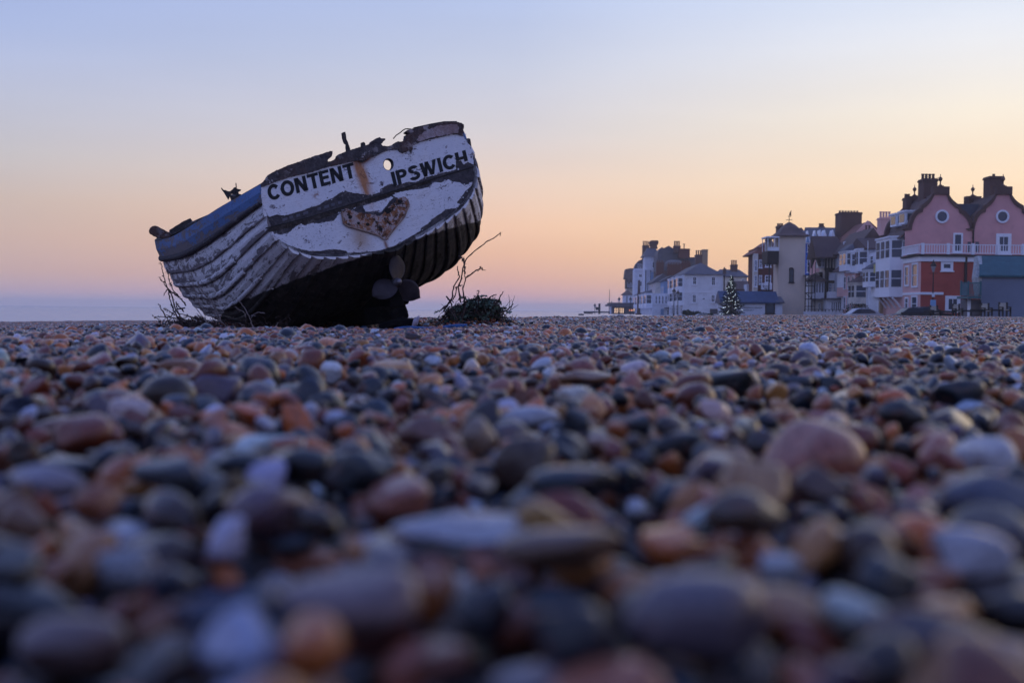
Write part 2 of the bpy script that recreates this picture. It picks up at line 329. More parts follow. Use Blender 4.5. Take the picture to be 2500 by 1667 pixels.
# tileable one-metre patches for everything past the custom foreground
patches = bpy.data.collections.new('shingle_patches')
for pi_ in range(6):
    r = np.random.default_rng(50+pi_); H = np.zeros((200, 200)); sz = [rsize(r, .0185) for _ in range(1600)]; pe = drop_field(H, 0, 0, .005, sz, lambda r: (r.uniform(0, 1), r.uniform(0, 1)), True, r, 2, zmax=lambda P: .050)
    Hm = float(np.mean(H)); Vs, Cs, n = [], [], 0
    for k, (x, y, z, a, b, c, R) in enumerate(pe):
        sh = shapes_lo[r.integers(NSH)]; Vs.append((sh*np.array([a, b, c]))@R.T+np.array([x-.5, y-.5, z-Hm+.02])); cc = pick_col(r); Cs.append(np.tile([*cc, r.uniform()], (len(sh), 1)))
    n = len(Vs); V = np.concatenate(Vs); Fc = (F2[None]+(np.arange(n)*len(V2))[:, None, None]).reshape(-1, 3)
    me = bpy.data.meshes.new('shingle_patch'); me.vertices.add(len(V)); me.vertices.foreach_set('co', V.ravel()); me.loops.add(Fc.size); me.loops.foreach_set('vertex_index', Fc.ravel()); me.polygons.add(len(Fc)); me.polygons.foreach_set('loop_start', np.arange(0, Fc.size, 3)); me.polygons.foreach_set('loop_total', np.full(len(Fc), 3)); me.update(calc_edges=True); me.validate()
    me.polygons.foreach_set('use_smooth', [True]*len(Fc)); at_ = me.color_attributes.new('col', 'FLOAT_COLOR', 'POINT'); at_.data.foreach_set('color', np.concatenate(Cs).astype(np.float32).ravel()); me.materials.append(M_pebG)
    o = bpy.data.objects.new('shingle_patch', me); patches.objects.link(o)
# custom foreground
YC = 5; def_half = {0: 1, 1: 1, 2: 2, 3: 2, 4: 3}
CS = .005; FX0, FX1, FY0, FY1 = -3.2, 3.2, .0, 5.2
nx, ny = int((FX1-FX0)/CS), int((FY1-FY0)/CS); gx_, gy_ = np.meshgrid(FX0+(np.arange(nx)+.5)*CS, FY0+(np.arange(ny)+.5)*CS)
H = ground(gx_, gy_)-.004
cells = [(i, j) for j, h in def_half.items() for i in range(-h, h)]
def posf(r):
    i, j = cells[r.integers(len(cells))]; x = i+r.uniform(0, 1); y = j+r.uniform(.0, 1)
    if math.hypot(x, y) < .16: return None
    return x, y
r = np.random.default_rng(3); sz = [rsize(r) for _ in range(len(cells)*900)]
field = drop_field(H, FX0, FY0, CS, sz, posf, False, r, 2, zmax=lambda P: gpt(*P)+.066)
#FEATURE
# stones one can single out in the photograph: (px, py, width px, height ratio, colour, words)
FEAT = [
 (1792, 950, 138, .62, (.014, .019, .022), 'large smooth black oval pebble standing proud of its neighbours'),
 (2340, 990, 125, .68, (.012, .018, .026), 'domed blue-black pebble beside a tan one'),
 (1052, 1068, 165, .55, (.20, .085, .06), 'broad pink-brown rounded stone'),
 (1175, 1105, 95, .95, (.30, .22, .17), 'cream-coloured upright stone beside a pink-brown one'),
 (1085, 1120, 120, .6, (.02, .03, .05), 'blue slate pebble in front of a pink-brown stone'),
 (1408, 1068, 115, .85, (.012, .02, .03), 'pointed black pebble with pale edges'),
 (425, 1205, 240, .42, (.016, .024, .036), 'big flat blue-black stone'),
 (575, 1180, 170, .5, (.014, .02, .03), 'long black stone behind a bigger flat one'),
 (735, 1180, 170, .6, (.018, .02, .026), 'rounded charcoal stone'),
 (893, 1195, 190, .55, (.016, .024, .034), 'dark teal-grey oval stone'),
 (1385, 1225, 215, .5, (.012, .022, .032), 'wide low black stone'),
 (1110, 1330, 350, .26, (.42, .42, .48), 'long pale bluish-white stone'),
 (1350, 1395, 300, .42, (.20, .12, .085), 'long tan stone shaped like a loaf'),
 (545, 1032, 125, .42, (.34, .19, .08), 'yellow-tan flattened pebble'),
 (1418, 940, 115, .4, (.28, .13, .05), 'orange-tan flat pebble'),
 (430, 912, 98, .5, (.30, .12, .05), 'bright orange rounded block of flint'),
 (145, 1030, 130, .5, (.22, .10, .07), 'pinkish-tan long stone'),
 (535, 1560, 260, .7, (.06, .085, .16), 'big slate-blue stone, very blurred'),
 (910, 1545, 330, .5, (.20, .13, .14), 'wide dusky pink stone, very blurred'),
 (1700, 1580, 360, .66, (.14, .11, .14), 'very big mauve-brown stone, very blurred'),
 (1910, 1400, 130, .8, (.5, .52, .56), 'chalk-white rounded stone, very blurred'),
 (2400, 1400, 220, .5, (.5, .5, .56), 'big off-white sloping stone, very blurred'),
 (2440, 1270, 300, .42, (.06, .06, .10), 'big slate-grey stone with a rust-brown underside'),
 (160, 1530, 300, .5, (.17, .11, .11), 'wide brown-mauve stone, very blurred'),
 (670, 1310, 110, 1.0, (.40, .36, .36), 'pale upright stone standing on end, blurred'),
 (320, 1400, 150, .7, (.34, .36, .42), 'pale grey-blue rounded stone, very blurred'),
 (2250, 1600, 300, .5, (.10, .07, .07), 'low brown stone, very blurred'),
 (1280, 1640, 200, .5, (.30, .27, .29), 'pale pinkish stone at the bottom edge, very blurred'),
 (608, 985, 62, 1.15, (.035, .035, .04), 'dark upright tombstone-shaped pebble'),
 (430, 1010, 72, .8, (.09, .12, .17), 'grey-blue domed pebble'),
 (1560, 1070, 70, .9, (.02, .026, .034), 'dark ridge-backed pebble'),
 (2210, 1045, 120, .6, (.03, .025, .024), 'brown-black stone with a pale edge'),
 (1940, 955, 80, .6, (.05, .06, .08), 'slate-grey pebble with a pale rim'),
 (2035, 955, 66, .6, (.018, .026, .036), 'blue-black lens-shaped pebble'),
 (2325, 872, 55, .55, (.03, .03, .035), 'small smooth charcoal oval pebble'),
 (1300, 1040, 150, .35, (.46, .47, .54), 'pale grey-blue slanting flint'),
 (110, 1215, 170, .5, (.30, .27, .33), 'lilac-grey stone with a rusty front'),
 (60, 1330, 130, .8, (.22, .12, .08), 'brownish-orange rounded stone, very blurred'),
 (1830, 1310, 230, .5, (.10, .07, .05), 'squarish brown stone, very blurred'),
 (2000, 1240, 140, .8, (.12, .07, .06), 'reddish-brown peaked stone, blurred'),
]
feat_idx = {}
for px, py, w, hr, colr, words in FEAT:
    rv = ray(px, py); d = 3.; 
    for _ in range(12):
        P = rv*(d/rv[1]); zt = gpt(P[0], d)+.05; d = max(.32, min(5., zt/rv[2])) if rv[2] < 0 else 5.
    a = w/2*d/F; c = a*hr*.95; b = max(a*.62, c*.8); b = min(b, a)
    P = (rv*(d/rv[1])); R = Rm(random.uniform(-.3, .3), 0, 0) if c <= b*1.15 else Rm(random.uniform(-.3, .3), .1, .1)
    o = drop_field(H, FX0, FY0, CS, [(a, b, c)], lambda r: (P[0], P[1]), False, r, 1, .08)
    if o:
        x, y, z, a, b, c, R_ = o[0]
        Rn = Rm(random.uniform(-.35, .35), 0.0+random.uniform(-.08, .08), random.uniform(-.08, .08)); feat_idx[len(field)] = (colr, words); field.append((x, y, min(z-.3*c, gpt(x, y)+.058+.45*c), a, b, c, Rn))
# no other stone may stand through one of these
_f = [(field[k], v) for k, v in feat_idx.items()]; _o = [q for k, q in enumerate(field) if k not in feat_idx and not any(math.hypot(q[0]-f_[0], q[1]-f_[1]) < .62*f_[3]+.62*q[3] and q[2]+.5*q[5] > f_[2]-.5*f_[5] for f_, _ in _f)]
field = _o+[f_ for f_, _ in _f]; feat_idx = {len(_o)+k: v for k, (_, v) in enumerate(_f)}
# choose the 300 that show largest as objects of their own, the rest is one field
info = []
for k, (x, y, z, a, b, c, R) in enumerate(field):
    if y < .2: continue
    px, py = proj((x, y, z)); i, j = int((x-FX0)/CS), int((y-FY0)/CS); top = z+c*.75
    if -60 < px < 2560 and py < 1760 and (top > H[j, i]-.010 or k in feat_idx): info.append((a*F/y*(3 if k in feat_idx else 1), k, px, py))
info.sort(reverse=True); chosen = {k: (px, py) for _, k, px, py in info[:300]}
def colname(c):
    c = np.array(c); l = c.mean(); w = c[0]/max(c[2], 1e-4)
    if l < .045: return 'blue-black' if w < .95 else 'near-black brown'
    if l > .3: return 'pale bluish-white' if w < 1.08 else 'pale cream'
    if w > 3: return 'orange-tan' if l > .1 else 'rust-brown'
    if w > 1.6: return 'tan' if l > .14 else 'dark brown'
    if w > 1.15: return 'pinkish-grey'
    return 'grey-mauve' if l > .08 else 'slate-grey'
hi_mesh = []
for k in range(NSH):
    me = bpy.data.meshes.new('pebble'); me.from_pydata(shapes_hi[k].tolist(), [], F4.tolist()); me.materials.append(M_pebO); me.polygons.foreach_set('use_smooth', [True]*len(F4)); hi_mesh.append(me)
r = np.random.default_rng(77); rest = []; used = set(); cols_seen = []
for k, (x, y, z, a, b, c, R) in enumerate(field):
    if k not in chosen: rest.append((x, y, z, a, b, c, R)); continue
    px, py = chosen[k]; o = bpy.data.objects.new('pebble', hi_mesh[int(r.integers(NSH))]); COL.objects.link(o)
    M4 = np.eye(4); M4[:3, :3] = R@np.diag([a, b, c]); M4[:3, 3] = (x, y, z); o.matrix_world = Matrix(M4.tolist())
    if k in feat_idx: cc, words = feat_idx[k]
    else:
        cc = pick_col(r); wpx = a*2*F/y; words = ('big ' if wpx > 190 else 'middling ' if wpx > 120 else 'small ')+colname(cc)+(' flat' if c < .5*b else ' round' if b > .82*a else ' oval')+' pebble'
        if py > 1250: words += ', blurred'
    o.color = (*[v_*.85 for v_ in cc], 1)
    lab = '%s, %d%% across, %d%% down' % (words, round(px/25), round(py/16.67))
    n = 0
    while lab in used: n += 1; lab = '%s, %.1f%% across, %.1f%% down' % (words, px/25+.1*(n-1), py/16.67)
    used.add(lab); tag(o, lab, 'pebble', 'pebbles in the foreground')
def gn_scatter(name, pts, rots, scls, cols, idx, coll, label, cat):
    me = bpy.data.meshes.new(name); me.from_pydata([tuple(p) for p in pts], [], [])
    a = me.attributes.new('rot', 'FLOAT_VECTOR', 'POINT'); a.data.foreach_set('vector', np.asarray(rots, np.float32).ravel())
    a = me.attributes.new('scl', 'FLOAT_VECTOR', 'POINT'); a.data.foreach_set('vector', np.asarray(scls, np.float32).ravel())
    a = me.attributes.new('idx', 'INT', 'POINT'); a.data.foreach_set('value', np.asarray(idx, np.int32))
    if cols is not None: a = me.attributes.new('col', 'FLOAT_COLOR', 'POINT'); a.data.foreach_set('color', np.asarray(cols, np.float32).ravel())
    o = bpy.data.objects.new(name, me); COL.objects.link(o)
    gt = bpy.data.node_groups.new(name, 'GeometryNodeTree'); gt.interface.new_socket('Geometry', in_out='INPUT', socket_type='NodeSocketGeometry'); gt.interface.new_socket('Geometry', in_out='OUTPUT', socket_type='NodeSocketGeometry')
    gi = gt.nodes.new('NodeGroupInput'); go = gt.nodes.new('NodeGroupOutput'); ip = gt.nodes.new('GeometryNodeInstanceOnPoints'); ci = gt.nodes.new('GeometryNodeCollectionInfo'); ci.inputs[0].default_value = coll; ci.inputs[1].default_value = True; ci.inputs[2].default_value = True
    gt.links.new(gi.outputs[0], ip.inputs['Points']); gt.links.new(ci.outputs[0], ip.inputs['Instance']); ip.inputs['Pick Instance'].default_value = True
    def att(nm, ty): n = gt.nodes.new('GeometryNodeInputNamedAttribute'); n.data_type = ty; n.inputs[0].default_value = nm; return n.outputs[0]
    gt.links.new(att('idx', 'INT'), ip.inputs['Instance Index']); er = gt.nodes.new('FunctionNodeEulerToRotation'); gt.links.new(att('rot', 'FLOAT_VECTOR'), er.inputs[0]); gt.links.new(er.outputs[0], ip.inputs['Rotation']); gt.links.new(att('scl', 'FLOAT_VECTOR'), ip.inputs['Scale'])
    gt.links.new(ip.outputs[0], go.inputs[0]); md = o.modifiers.new('scatter', 'NODES'); md.node_group = gt
    return tag(o, label, cat, kind='stuff')
shc = bpy.data.collections.new('pebble_shapes')
for k in range(NSH):
    sh = shapes_hi[k] if 0 else pebble_shape(V3, np.random.default_rng(100+k)); me = bpy.data.meshes.new('pebble_shape'); me.from_pydata(sh.tolist(), [], F3.tolist()); me.materials.append(M_pebI); me.polygons.foreach_set('use_smooth', [True]*len(F3)); shc.objects.link(bpy.data.objects.new('pebble_shape', me))
gn_scatter('shingle', [q[:3] for q in rest], [Matrix(q[6].tolist()).to_euler()[:] for q in rest], [(q[3], q[4], q[5]) for q in rest], [(*pick_col(r), r.uniform()) for q in rest], [int(r.integers(NSH)) for q in rest], shc, 'loose mixed pebbles filling the near beach between the larger stones', 'shingle')
HEAP = [(i, j) for j in (10, 11, 12, 13, 14) for i in range(-5, 2)]
n_ = len(HEAP)*1350; cl_ = np.array(HEAP)[r.integers(len(HEAP), size=n_)]; hx = cl_[:, 0]+r.uniform(-.02, 1.02, n_); hy = cl_[:, 1]+r.uniform(-.02, 1.02, n_); hz_ = ground(hx, hy)
hp_, hr_, hs_, hc_, hi_ = [], [], [], [], []
for k in range(n_):
    a, b, c = rsize(r, .0150); hp_.append((hx[k], hy[k], hz_[k]+r.uniform(.0, .040)+.25*c)); hr_.append((r.normal(0, .35), r.normal(0, .35), r.uniform(0, 6.28))); hs_.append((a, b, c)); hc_.append((*pick_col(r), r.uniform())); hi_.append(int(r.integers(NSH)))
gn_scatter('shingle_heap', hp_, hr_, hs_, hc_, hi_, shc, 'fine brown pebbles heaped round the keel of the boat', 'shingle')
pp, pr, ps, pix = [], [], [], []
for j in range(-2, 74):
    for i in range(-40, 60):
        if (i, j) in cells or (i, j) in HEAP: continue
        x, y = i+.5, j+.5
        if y > 3 and abs(x) > .47*y+3: continue
        if y <= 3 and abs(x) > 5: continue
        rd = float(ridge_dist(np.array([x]), np.array([y]))[0])
        if rd > 48: continue
        q = 2 if (9 < y < 16 and -5 < x < 1) or (rd > -1 and rd < 8) else 1
        e = .25; gx = (gpt(x+e, y)-gpt(x-e, y))/(2*e); gy = (gpt(x, y+e)-gpt(x, y-e))/(2*e)
        pp.append((x, y, gpt(x, y)+.018)); n = Vector((-gx, -gy, 1)).normalized(); k = int(r.integers(4)); q_ = Vector((0, 0, 1)).rotation_difference(n).to_matrix()@Matrix.Rotation(k*math.pi/2, 3, 'Z'); pr.append(q_.to_euler()[:]); ps.append((1, 1, 1)); pix.append(int(r.integers(6)))
gn_scatter('pebble_beach', pp, pr, ps, None, pix, patches, 'wide bank of mixed brown and grey pebbles running back to the crest', 'shingle')
# ================================================================ the boat
RB = np.array([[0.86845556, -0.37996707, -0.31844932], [0.37242701, 0.92399095, -0.08682648], [0.32723549, -0.04319419, 0.94395508]])
OB = np.array([-1.58038946, 12., 1.61414292])
STA = np.array([0, .8, 1.8, 3.0, 4.3, 5.6, 6.8, 7.35])
BB = np.array([1.13, 1.429, 1.608, 1.690, 1.693, 1.58, .52, .05]); SS = np.array([0, -.0376, -.0583, -.0434, .0273, .1624, .36, .43])
KK = np.array([-1.04, -1.356, -1.573, -1.658, -1.658, -1.608, -1.36, -1.0]); EE = np.array([.566, .367, .467, .727, .8, .9, 1., 1.])
TX = np.array([1.13, 1.18, 1.17, 1.06, .87, .60, .30, 0])/1.13; TZ = np.array([0, .30, .54, .72, .85, .94, 1.0, 1.04])/1.04
def spline(xs, v, q):
    n = len(xs); h = np.diff(xs); A = np.zeros((n, n)); b = np.zeros(n); A[0, 0] = A[-1, -1] = 1
    for i in range(1, n-1): A[i, i-1] = h[i-1]; A[i, i] = 2*(h[i-1]+h[i]); A[i, i+1] = h[i]; b[i] = 6*((v[i+1]-v[i])/h[i]-(v[i]-v[i-1])/h[i-1])
    m = np.linalg.solve(A, b); k = np.clip(np.searchsorted(xs, q)-1, 0, n-2); t = q-xs[k]; hh = h[k]
    return v[k]+((v[k+1]-v[k])/hh-hh*(2*m[k]+m[k+1])/6)*t+m[k]/2*t*t+(m[k+1]-m[k])/(6*hh)*t**3
YS = np.concatenate([np.linspace(0, 2, 21), np.linspace(2.15, 7.35, 36)])
_T = np.linspace(0, math.pi/2, 61); _l = np.concatenate([[0], np.cumsum(np.hypot(np.diff(TX)*1.13, np.diff(TZ)*1.04))]); _l /= _l[-1]
_t = np.linspace(0, 1, 61); _fx = np.interp(_t, _l, TX); _fz = np.interp(_t, _l, TZ)
SECT = []
for y in YS:
    b, s, k, e = [float(spline(STA, a, np.array([y]))[0]) for a in (BB, SS, KK, EE)]; e = max(.35, min(1., e)); w = max(0., 1-y/2.5)**1.5
    X_ = b*(np.cos(_T).clip(0)**e*(1-w)+_fx*w); Z_ = s-(s-k)*(np.sin(_T)**e*(1-w)+_fz*w)
    L = np.concatenate([[0], np.cumsum(np.hypot(np.diff(X_), np.diff(Z_)))]); SECT.append((X_, Z_, L/L[-1]))
def hp(iy, f, off, side):         # hull point: station, girth fraction, offset outward, side (+1 starboard)
    X_, Z_, L = SECT[iy]; x = np.interp(f, L, X_); z = np.interp(f, L, Z_); e = .012
    dx = np.interp(min(1, f+e), L, X_)-np.interp(max(0, f-e), L, X_); dz = np.interp(min(1, f+e), L, Z_)-np.interp(max(0, f-e), L, Z_); n = math.hypot(dx, dz)+1e-9
    return (side*(x+off*(-dz)/n), YS[iy], z+off*dx/n)
def hpy(y, f, off, side):
    i = int(np.clip(np.searchsorted(YS, y)-1, 0, len(YS)-2)); t = (y-YS[i])/(YS[i+1]-YS[i]); a, b = hp(i, f, off, side), hp(i+1, f, off, side); return tuple(a[k]*(1-t)+b[k]*t for k in range(3))
MWB = Matrix(np.vstack([np.hstack([RB, OB[:, None]]), [0, 0, 0, 1]]).tolist())
boat = empty('wrecked_boat', mw=MWB, label='derelict clinker fishing boat with peeling white paint, stranded and heeled over on the shingle', cat='boat')
def tplane(px, py, y=0.):          # photo pixel -> point on the transom plane in boat coordinates
    r = ray(px, py); rl = RB.T@r; ol = RB.T@(-OB); k = (y-ol[1])/rl[1]; q = ol+rl*k; return (q[0], y, q[2])
def lb(mb, name, mats, parent=boat, **k): return mb.build(name, mats, parent, world=False, **k)
# --- weathered boat materials
def hull_mat(name, paint, blue=False):
    m, t, p = mat(name); g = G(t); uv = g.uv(); v = g.obj(); s = g.sep(v); U = g.sep(uv)
    pv = g.map(uv, (2.1, 1.35, 1)); big = g.noise(pv, 1.6, 6, .68, .5); fine = g.noise(pv, 8, 6, .72); fib = g.noise(g.map(uv, (3, 90, 1)), 1.5, 4, .6)
    edge = g.step(U[1] if 0 else g.m('FRACT', U[1]), .55, 1.0, 0, .10)                   # lower edge of each plank wears first
    lowy = g.step(s[1], .3, 3.0, 0, .06)
    q = g.m('ADD', g.m('ADD', g.m('ADD', g.m('MULTIPLY', big, .75), g.m('MULTIPLY', fine, .25)), edge), lowy)
    bare = g.step(q,   .552 if blue else .562, .57 if blue else .578)
    wood = g.mix(fib, (.13, .115, .12, 1), (.34, .31, .33, 1)); wood = g.mix(g.step(fine, .45, .7, 0, .5), wood, (.11, .075, .055, 1))
    pc = g.mix(g.step(big, .3, .6, 0, .6), paint, tuple(c*.72 for c in paint[:3])+(1,)); speck = g.step(g.noise(v, 34, 4, .75), .585, .63); pc = g.mix(g.m('MULTIPLY', speck, .75), pc, (.06, .055, .06, 1))
    crack = g.step(g.m('ABSOLUTE', g.m('SUBTRACT', g.noise(g.map(uv, (2, 14, 1)), 2.4, 5, .7, .8), .5)), 0, .012, .8, 0); pc = g.mix(crack, pc, (.05, .045, .05, 1))
    c = g.mix(bare, pc, wood)
    rust = g.step(g.noise(g.map(v, (7, 7, 7), (3, 1, 2)), 1., 2, .5), .73, .78); rust = g.m('MULTIPLY', rust, g.step(s[1], 1.2, .5)); c = g.mix(rust, c, (.22, .07, .03, 1))
    # antifouling below the old waterline
    wl = g.m('ADD', g.m('ADD', s[2], g.m('MULTIPLY', s[1], .045)), g.m('MULTIPLY', g.m('SUBTRACT', g.noise(v, 6, 4, .7), .5), .06))
    af = g.step(wl, -1.0, -1.015); afc = g.mix(g.step(g.noise(v, 5, 6, .7), .35, .7), (.012, .013, .015, 1), (.075, .068, .062, 1)); afc = g.mix(g.step(g.noise(v, 17, 5, .75), .58, .66, 0, .6), afc, (.16, .14, .13, 1))
    c = g.mix(af, c, afc)
    low = g.m('MULTIPLY', g.step(s[2], -1.25, -1.55), g.step(s[1], .5, 2.))
    g.link(c, p.inputs['Base Color']); g.link(g.mix(bare, (.62,)*3+(1,), (.85,)*3+(1,)), p.inputs['Roughness']); p.inputs['Specular IOR Level'].default_value = .25
    h = g.m('ADD', g.m('MULTIPLY', g.m('SUBTRACT', 1., bare), .6), g.m('ADD', g.m('MULTIPLY', fib, .35), g.m('MULTIPLY', fine, .3))); g.bump(h, .7, .012, p)
    return m
M_hull = hull_mat('peeling_white_paint', (.86, .85, .89, 1)); M_blue = hull_mat('peeling_blue_paint', (.12, .24, .50, 1), True)
def wood_mat(name, a, b, pale=.3, rust=0.):
    m, t, p = mat(name); g = G(t); v = g.obj(); fib = g.noise(g.map(v, (2, 2, 2)), 9, 6, .7, 1.2); n = g.noise(v, 2.3, 5, .65); c = g.mix(g.step(fib, .3, .7), a, b)
    c = g.mix(g.m('MULTIPLY', g.step(g.noise(v, 11, 5, .7), .56, .60), g.step(n, .42, .6, 0, pale)), c, (.42, .38, .38, 1))
    if rust: c = g.mix(g.m('MULTIPLY', g.step(g.noise(v, 3.1, 4, .6, .6), .48, .62), rust), c, (.20, .07, .03, 1))
    g.link(c, p.inputs['Base Color']); p.inputs['Roughness'].default_value = .9; p.inputs['Specular IOR Level'].default_value = .12; g.bump(g.m('ADD', fib, g.m('MULTIPLY', g.noise(v, 40, 4, .7), .5)), 1., .018, p); return m
M_tim = wood_mat('weathered_timber', (.03, .027, .027, 1), (.10, .085, .08, 1)); M_timg = wood_mat('grey_bare_timber', (.042, .039, .044, 1), (.115, .105, .115, 1), .35); M_cap = wood_mat('rotten_cap_timber', (.035, .03, .032, 1), (.13, .115, .12, 1), 1., .22)
M_dark = simple('tarred_keel_timber', (.005, .005, .006, 1), .9, .5, 4., bump=.6, bsc=18, spec=.05, dirt=(.022, .02, .018))
M_in = simple('inside_planking', (.03, .026, .024, 1), .9, .4, 3.)
# transom paint
m, t, p = mat('flaking_transom_paint'); g = G(t); v = g.obj(); s = g.sep(v); M_tp = m
n1 = g.noise(v, 3.2, 5, .6); sp = g.noise(v, 40, 4, .72); sp2 = g.noise(v, 17, 5, .7, .8)
c = g.mix(g.step(n1, .35, .7), (.68, .69, .76, 1), (.84, .84, .90, 1)); c = g.mix(g.m('MULTIPLY', g.step(n1, .5, .75), .4), c, (.55, .47, .40, 1))
zone = g.step(g.noise(v, 2.6, 4, .6), .42, .60, .08, 1.); grain = g.step(g.m('ABSOLUTE', g.m('SUBTRACT', g.noise(g.map(v, (1.2, 1, 9)), 3.2, 5, .75, .5), .5)), 0, .010, .85, 0)
chip = g.step(g.noise(g.map(v, (1, 1, 1.8)), 7.5, 6, .78), .590, .605); c = g.mix(g.m('MULTIPLY', grain, g.step(n1, .42, .6)), c, (.13, .12, .15, 1)); c = g.mix(chip, c, (.16, .145, .17, 1))
c = g.mix(g.m('MULTIPLY', g.step(sp, .60, .66), zone), c, (.16, .15, .19, 1)); ring = g.step(g.m('ABSOLUTE', g.m('SUBTRACT', sp2, .60)), 0., .012, .8, 0); c = g.mix(g.m('MULTIPLY', ring, zone), c, (.07, .065, .08, 1))
c = g.mix(g.step(g.noise(v, 9, 3, .5), .70, .76, 0, .8), c, (.25, .11, .06, 1))
def blob(cx, cz, sx, sz):           # soft stain in boat coordinates
    a = g.m('POWER', g.m('DIVIDE', g.m('SUBTRACT', s[0], cx), sx), 2.); b = g.m('POWER', g.m('DIVIDE', g.m('SUBTRACT', s[2], cz), sz), 2.); return g.m('POWER', 2.718, g.m('MULTIPLY', g.m('ADD', a, b), -1.))
_a = tplane(884, 432); st_ = g.m('MULTIPLY', blob(_a[0], _a[2], .050, .22), g.step(g.noise(g.map(v, (9, 9, 1.5)), 2, 4), .3, .6, .45, 1.)); c = g.mix(g.m('MINIMUM', g.m('MULTIPLY', st_, 1.9), .95), c, (.46, .19, .07, 1))
_a = tplane(886, 388); c = g.mix(g.m('MINIMUM', g.m('MULTIPLY', blob(_a[0], _a[2], .10, .05), 1.6), 1.), c, (.16, .055, .03, 1))
_a = tplane(880, 582); c = g.mix(g.m('MULTIPLY', blob(_a[0], _a[2], .10, .14), .75), c, (.42, .27, .16, 1))
_a = tplane(942, 598); c = g.mix(g.m('MULTIPLY', blob(_a[0], _a[2], .02, .08), .9), c, (.20, .075, .04, 1))
_a = tplane(775, 477); c = g.mix(g.m('MULTIPLY', g.m('MULTIPLY', blob(_a[0], _a[2], .05, .035), g.step(sp2, .45, .6)), 1.), c, (.25, .10, .06, 1))
_a = tplane(896, 425); c = g.mix(g.m('MULTIPLY', g.m('MULTIPLY', blob(_a[0], _a[2], .09, .10), g.step(sp2, .52, .6)), .9), c, (.12, .05, .035, 1))
g.link(c, p.inputs['Base Color']); p.inputs['Roughness'].default_value = .6; p.inputs['Specular IOR Level'].default_value = .3; g.bump(g.m('ADD', g.m('MULTIPLY', sp, .5), sp2), .45, .01, p)
# --- hull planks: each strake is a part, laps outward over the one below
SEAM = [0, .085]+[.105+i*.0688 for i in range(14)]; SEAM[-1] = 1.0
def strake(side, f0, f1, m, name='plank', lab=None, k=0, out=.030, y0=0):
    mb = MB(); n = len(YS); jit = random.Random(int(k*10+side)); o0 = 0 if k else .004
    prof = [(f0, o0), (f0+(f1-f0)*.5, o0+.012+out*.45), (f1-.004, out), (f1, out-.006), (f1, -.008)]; vv = [0., .5, .93, .97, .99]
    P = [[hp(i, f+((.0016*mnoise.noise((YS[i]*2.3, k*3.1, side))) if j in (2, 3, 4) else 0), o+(.003*mnoise.noise((YS[i]*3., k*7.7+j, side))), side) for j, (f, o) in enumerate(prof)] for i in range(n)]
    for i in range(n-1):
        for j in range(4):
            q = [P[i][j], P[i+1][j], P[i+1][j+1], P[i][j+1]]; u = [(YS[i]+k*3.3, vv[j]+k), (YS[i+1]+k*3.3, vv[j]+k), (YS[i+1]+k*3.3, vv[j+1]+k), (YS[i]+k*3.3, vv[j+1]+k)]
            if side < 0: pass
            else: q = q[::-1]; u = u[::-1]
            mb.quad(q, 0, u)
    # square plank end at the transom
    e = [P[0][j] for j in range(5)]+[hp(0, f1, -.03, side), hp(0, f0, -.03, side)]
    mb.quad(e if side > 0 else e[::-1], 0, [(0, k+.5)]*7)
    o = lb(mb, name, m)
    if lab: o['label'] = lab
    return o
for side in (-1, 1):
    sw = 'port' if side < 0 else 'starboard'
    strake(side, 0, .085, M_blue, 'bulwark_plank', 'faded blue top plank on the %s side' % ('left' if side < 0 else 'right'), 0, .018)
    mb = MB()                                                           # rounded rubbing strake
    for i in range(len(YS)-1):
        for j in range(6):
            def rp(ii, jj): a = math.pi*jj/6; return hp(ii, .0955-.0125*math.cos(a), .016+.035*math.sin(a)+.003*mnoise.noise((YS[ii]*4, jj, side)), side)
            q = [rp(i, j), rp(i+1, j), rp(i+1, j+1), rp(i, j+1)]; u = [(YS[i], j/6+20), (YS[i+1], j/6+20), (YS[i+1], (j+1)/6+20), (YS[i], (j+1)/6+20)]
            mb.quad(q if side < 0 else q[::-1], 0, u)
    mb.quad([rp(0, j) for j in range(7)] if side > 0 else [rp(0, j) for j in range(7)][::-1], 0, [(0, 20.5)]*7)
    lb(mb, 'rubbing_strake', M_timg)
    for k in range(2, len(SEAM)-1): strake(side, SEAM[k], SEAM[k+1], M_hull, 'plank', None, k, .028)
    # half-round wearing strips nailed along some seams, each starting short of the transom
    for k, y0, y1 in ((3, .85, 6.2), (4, .75, 6.0), (5, .6, 5.6), (6, .65, 5.2), (8, .28, 4.5), (9, .5, 4.2)):
        if side > 0 and k < 6: continue
        mb = MB(); ysq = np.linspace(y0, y1, 40); f = SEAM[k+1]
        def bp(y, j): a = math.pi*j/5; r_ = .024*(1 if y > y0+.02 else .5); return hpy(y, f-.012*math.cos(a)-.004, .022+r_*math.sin(a), side)
        for i in range(39):
            for j in range(5):
                q = [bp(ysq[i], j), bp(ysq[i+1], j), bp(ysq[i+1], j+1), bp(ysq[i], j+1)]; u = [(ysq[i]+k, j/5+30+k), (ysq[i+1]+k, j/5+30+k), (ysq[i+1]+k, (j+1)/5+30+k), (ysq[i]+k, (j+1)/5+30+k)]
                mb.quad(q if side < 0 else q[::-1], 0, u)
        q = [bp(y0, j) for j in range(6)]; mb.quad(q if side > 0 else q[::-1], 0, [(0, 30.5)]*6); lb(mb, 'wearing_strip', M_hull)
